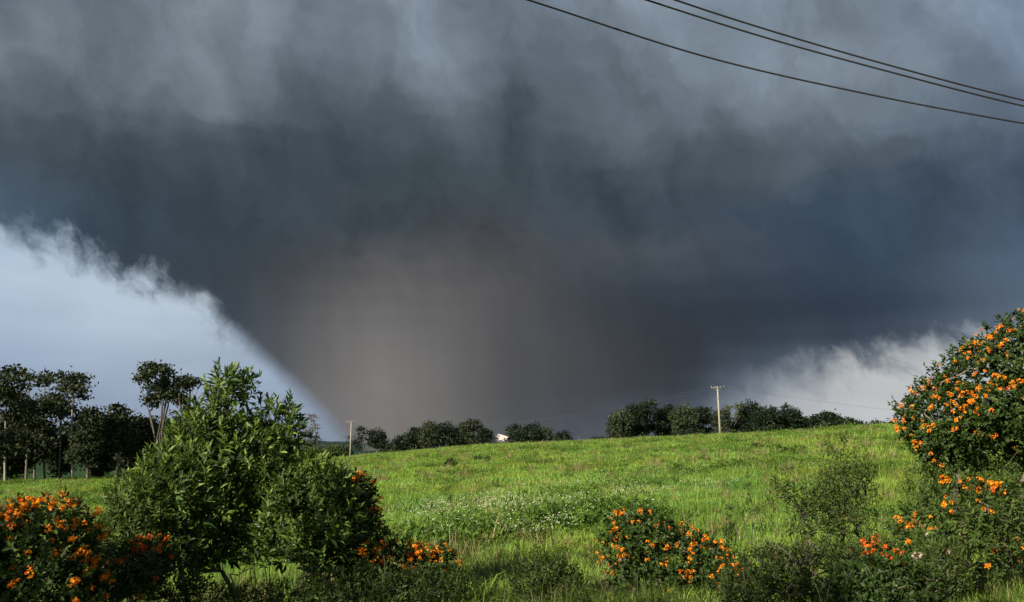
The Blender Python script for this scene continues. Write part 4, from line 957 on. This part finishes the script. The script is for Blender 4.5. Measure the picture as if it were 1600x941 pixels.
def scatter(name, protos, P, sc, tilt, label, cat, seed):
    c = bpy.data.collections.new(name + '_tufts')
    for i, me in enumerate(protos): c.objects.link(bpy.data.objects.new(f'{name}_{chr(97 + i)}', me))
    r = np.random.default_rng(seed); n = len(P)
    me = bpy.data.meshes.new(name); me.vertices.add(n); me.vertices.foreach_set('co', np.asarray(P, np.float32).ravel())
    for nm, ty, v in (('scl', 'FLOAT_VECTOR', sc), ('rot', 'FLOAT_VECTOR', np.stack([r.normal(0, tilt, n), r.normal(0, tilt, n), r.uniform(0, 6.28, n)], 1)), ('pick', 'INT', r.integers(0, len(protos), n))):
        a = me.attributes.new(nm, ty, 'POINT'); a.data.foreach_set('vector' if ty == 'FLOAT_VECTOR' else 'value', np.asarray(v, np.float32 if ty != 'INT' else np.int32).ravel())
    g = bpy.data.node_groups.new(name, 'GeometryNodeTree'); g.interface.new_socket('Geometry', in_out='INPUT', socket_type='NodeSocketGeometry'); g.interface.new_socket('Geometry', in_out='OUTPUT', socket_type='NodeSocketGeometry')
    N = g.nodes; gi = N.new('NodeGroupInput'); go = N.new('NodeGroupOutput'); ip = N.new('GeometryNodeInstanceOnPoints'); ci = N.new('GeometryNodeCollectionInfo')
    ci.inputs['Collection'].default_value = c; ci.inputs['Separate Children'].default_value = True; ci.inputs['Reset Children'].default_value = True
    ip.inputs['Pick Instance'].default_value = True
    def attr(nm, ty):
        a = N.new('GeometryNodeInputNamedAttribute'); a.data_type = ty; a.inputs[0].default_value = nm; return [o for o in a.outputs if o.enabled][0]
    g.links.new(gi.outputs[0], ip.inputs['Points']); g.links.new(ci.outputs[0], ip.inputs['Instance'])
    g.links.new(attr('pick', 'INT'), ip.inputs['Instance Index']); g.links.new(attr('rot', 'FLOAT_VECTOR'), ip.inputs['Rotation']); g.links.new(attr('scl', 'FLOAT_VECTOR'), ip.inputs['Scale'])
    g.links.new(ip.outputs[0], go.inputs[0])
    o = link(name, me); md = o.modifiers.new('scatter', 'NODES'); md.node_group = g; tag(o, label, cat, None, 'stuff'); return o
def ring_points(n, d0, d1, a0, a1, power, r):
    u = r.random(n); d = (d0 ** power + u * (d1 ** power - d0 ** power)) ** (1 / power); a = np.radians(r.uniform(a0, a1, n)); x, y = d * np.sin(a), d * np.cos(a)
    return x, y, d
def vnoise(x, y, f, seed):
    r = np.random.default_rng(seed); s = 0
    for k in range(7):
        q = r.uniform(0, 6.28); ff = f * r.uniform(.5, 1.8); s = s + np.sin((x * math.cos(q) + y * math.sin(q)) * ff + r.uniform(0, 6.28))
    return s / 3.2
r = np.random.default_rng(11)
tufts = [tuft('tuft', 34, .16, .26, .0045, r, 'grass_blade', l_) for l_ in (.3, .45, .6, .8, .5)]
tufts_far = [tuft('tuft_far', 26, .28, .30, .012, r, 'grass_blade', l_) for l_ in (.35, .55, .8, .6)]
x, y, d = ring_points(52000, 3.5, 34, -38, 38, 1.15, r)
hv = 1 + .5 * vnoise(x, y, 1.1, 5) + .25 * vnoise(x, y, 3.1, 15); s_ = np.clip(hv, .3, 2.1) * r.uniform(.7, 1.25, len(x)) * np.interp(d, [3, 8, 14, 34], [1.0, 1.15, 1.0, 1.25])
scatter('grass', tufts, np.stack([x, y, gz(x, y)], 1), np.stack([s_ ** .5 * 1.2, s_ ** .5 * 1.2, s_], 1), .12, 'long bright green grass of the near field and verge', 'grass', 21)
x, y, d = ring_points(90000, 30, 235, -40, 38, 1.05, r)
hv = 1 + .5 * vnoise(x, y, .6, 6) + .3 * vnoise(x, y, 1.7, 16); s_ = np.clip(hv, .35, 2.0) * r.uniform(.7, 1.25, len(x)) * np.interp(d, [30, 60, 120, 235], [.9, 1.25, 1.9, 2.4])
scatter('grass', tufts_far, np.stack([x, y, gz(x, y)], 1), np.stack([s_, s_, s_ ** .6 * np.interp(d, [30, 235], [.9, 1.1])], 1), .1, 'short green pasture grass covering the hill up to the crest', 'grass', 22)
tall = [tuft('tall_tuft', 26, .10, .55, .005, r, 'weed_leaf', .4) for _ in range(3)] + [tuft('tall_tuft', 12, .12, .6, .003, r, 'straw_blade', .35)]
x, y, d = ring_points(5200, 4.2, 11.5, -38, 38, 1.3, r); k = vnoise(x, y, 1.4, 8) > -.15; x, y = x[k], y[k]
s_ = r.uniform(.45, 1.0, len(x)); scatter('tall_grass', tall, np.stack([x, y, gz(x, y)], 1), np.stack([s_, s_, s_], 1), .15, 'rank tall grass and dry stems between the bushes along the bottom edge', 'grass', 23)
# white wildflowers in drifts
wf = [bloom('bloom', r, n=q, h=.40, s=.017) for q in (2, 4, 6)]
def drift(px0, row0, px1, row1, n, spread):
    u = r.random(n); px = px0 + (px1 - px0) * u + r.normal(0, spread, n); row = row0 + (row1 - row0) * u + r.normal(0, spread * .16, n)
    P = []
    for a, b in zip(px, row):
        v = pray(a, b); best = None
        hh = math.hypot(v.x, v.y)
        dd_ = np.arange(12, 80, .5); z = gz(v.x / hh * dd_, v.y / hh * dd_) + .3; zz = EYE + v.z / hh * dd_
        k = np.nonzero(z > zz)[0]
        if len(k): dq = dd_[k[0]]; P.append((v.x / hh * dq, v.y / hh * dq))
    return P
P = drift(620, 795, 900, 785, 620, 40) + drift(760, 780, 1000, 765, 420, 30) + drift(700, 808, 980, 775, 260, 26) + drift(860, 765, 1060, 735, 260, 26) + drift(880, 790, 1000, 790, 110, 22) + drift(1080, 765, 1140, 755, 50, 14) + drift(640, 830, 900, 830, 130, 30) + drift(1000, 730, 1420, 720, 80, 60) + drift(640, 770, 1050, 760, 380, 60) + drift(600, 815, 960, 805, 300, 50)
P = np.array(P); P = P[vnoise(P[:, 0], P[:, 1], 1.1, 9) + r.normal(0, .4, len(P)) > -.2]
s_ = r.uniform(.8, 1.3, len(P)); scatter('white_wildflowers', wf, np.column_stack([P, gz(P[:, 0], P[:, 1])]), np.stack([s_] * 3, 1), .1, 'drifts of tiny white wildflowers across the middle of the field', 'wildflowers', 24)

# ---- tall trees behind the viewer, whose shade lies over the verge
def shade_tree(x, y, H, Wd, seed, label):
    r = np.random.default_rng(seed); base = np.array([x, y, float(gz(x, y)) - .1]); lobes = [((0, 0, H * .62), (Wd * .42, Wd * .42, H * .3))]
    for k in range(7):
        a = r.uniform(0, 6.28); lobes.append(((Wd * .3 * math.cos(a), Wd * .3 * math.sin(a), H * r.uniform(.35, .85)), (Wd * .26, Wd * .26, H * .14)))
    root = thing('roadside_tree', base, label, 'tree', 'trees behind the viewer')
    tg, _ = lobe_points(lobes, 40, .2, r); V, F = skeleton([[np.array([0, 0, q * H * .1]) for q in range(5)]], tg, .012, r, 6, .1)
    link('trunk', mesh_np('trunk', V, F, 'bark_dark', smooth=True), root)
    p_, n_ = lobe_points(lobes, 2600, .3, r); V, F, T = quads(p_, n_, .22, r); link('crown', mesh_np('crown', V, F, 'gum_leaf', T), root)

for k, (x, y, H, w) in enumerate([(-27, -7, 8.8, 6), (-22.5, -6, 8.9, 5.5), (-18, -6.5, 8.2, 5.2), (-13.6, -6, 8.8, 5.4), (-9.2, -6.4, 8.3, 5.0), (-4.8, -6, 8.9, 5.2), (-.6, -7, 8.5, 5)]):
    shade_tree(x, y, H + .7, w, 300 + k, 'leafy roadside tree behind the viewer, ' + ['farthest left of the row', 'second from the left of the row', 'third from the left', 'in the middle of the row', 'third from the right', 'second from the right of the row', 'right-hand end of the row'][k])

# ---- low leafy weeds in the meadow and a lush corner of grass
def rosette(name, r, n, rad, h, ll, lw, mat='meadow_leaf'):
    P = np.stack([r.normal(0, rad, n), r.normal(0, rad, n), np.abs(r.normal(0, h, n))], 1)
    V, F, T = leaves(P, unit(np.column_stack([P[:, 0] * 2, P[:, 1] * 2, np.full(n, .4)])), 6, ll, lw, (.4, 1.1), .05, r=r, tint_base=r.uniform(.15, .7, n))
    return mesh_np(name, V, F, mat, T)
ros = [rosette('rosette', r, 22, .14, .12, .09, .03), rosette('rosette', r, 30, .2, .10, .08, .035), rosette('rosette', r, 16, .10, .2, .10, .022)]
x, y, d = ring_points(34000, 6, 120, -38, 38, 1.1, r); k = (vnoise(x, y, .55, 31) + .6 * vnoise(x, y, 2.0, 32) + r.normal(0, .25, len(x)) > .85) ; x, y, d = x[k], y[k], d[k]
s_ = r.uniform(.5, 1.3, len(x)) * np.interp(d, [6, 30, 120], [.8, 1.1, 2.2])
scatter('meadow_weeds', ros, np.stack([x, y, gz(x, y)], 1), np.stack([s_, s_, s_ * .95], 1), .15, 'patches of darker leafy weeds growing through the pasture', 'weeds', 33)
P = drift(820, 812, 1000, 796, 420, 24) + drift(640, 838, 800, 822, 160, 30) + drift(1000, 742, 1240, 716, 160, 20) + drift(900, 770, 1000, 752, 120, 20)
P = np.array(P); s_ = r.uniform(.8, 1.6, len(P)); scatter('dark_clover', ros, np.column_stack([P, gz(P[:, 0], P[:, 1])]), np.stack([s_] * 3, 1), .15, 'bands of deep green clover under the white wildflowers', 'clover', 34)
P = np.array([at(a, b, q)[:2] for a, b, q in zip(r.uniform(1490, 1640, 700), np.full(700, 900), r.uniform(7.4, 9.8, 700))])
s_ = r.uniform(.9, 1.5, len(P)); scatter('lush_grass', tufts, np.column_stack([P, gz(P[:, 0], P[:, 1])]), np.stack([s_ ** .5] * 2 + [s_], 1), .12, 'vivid green grass in the bottom right corner', 'grass', 35)

# taller ragged tussocks standing proud of the pasture
x, y, d = ring_points(14000, 9, 170, -38, 38, 1.15, r); k = vnoise(x, y, .8, 41) + r.normal(0, .5, len(x)) > .3; x, y, d = x[k], y[k], d[k]
s_ = r.uniform(.7, 1.5, len(x)) * np.interp(d, [9, 40, 170], [.9, 1.3, 2.2])
tus = [tuft('tussock', 40, .10, .42, .008, r, 'grass_blade', .5), tuft('tussock', 34, .12, .36, .009, r, 'weed_leaf', .7), tuft('tussock', 26, .10, .5, .006, r, 'straw_blade', .4), tuft('tussock', 30, .12, .44, .007, r, 'straw_blade', .6)]
scatter('tussock_grass', tus, np.stack([x, y, gz(x, y)], 1), np.stack([s_, s_, s_ ** .6], 1), .15, 'taller ragged tussocks of grass dotted over the pasture', 'grass', 42)
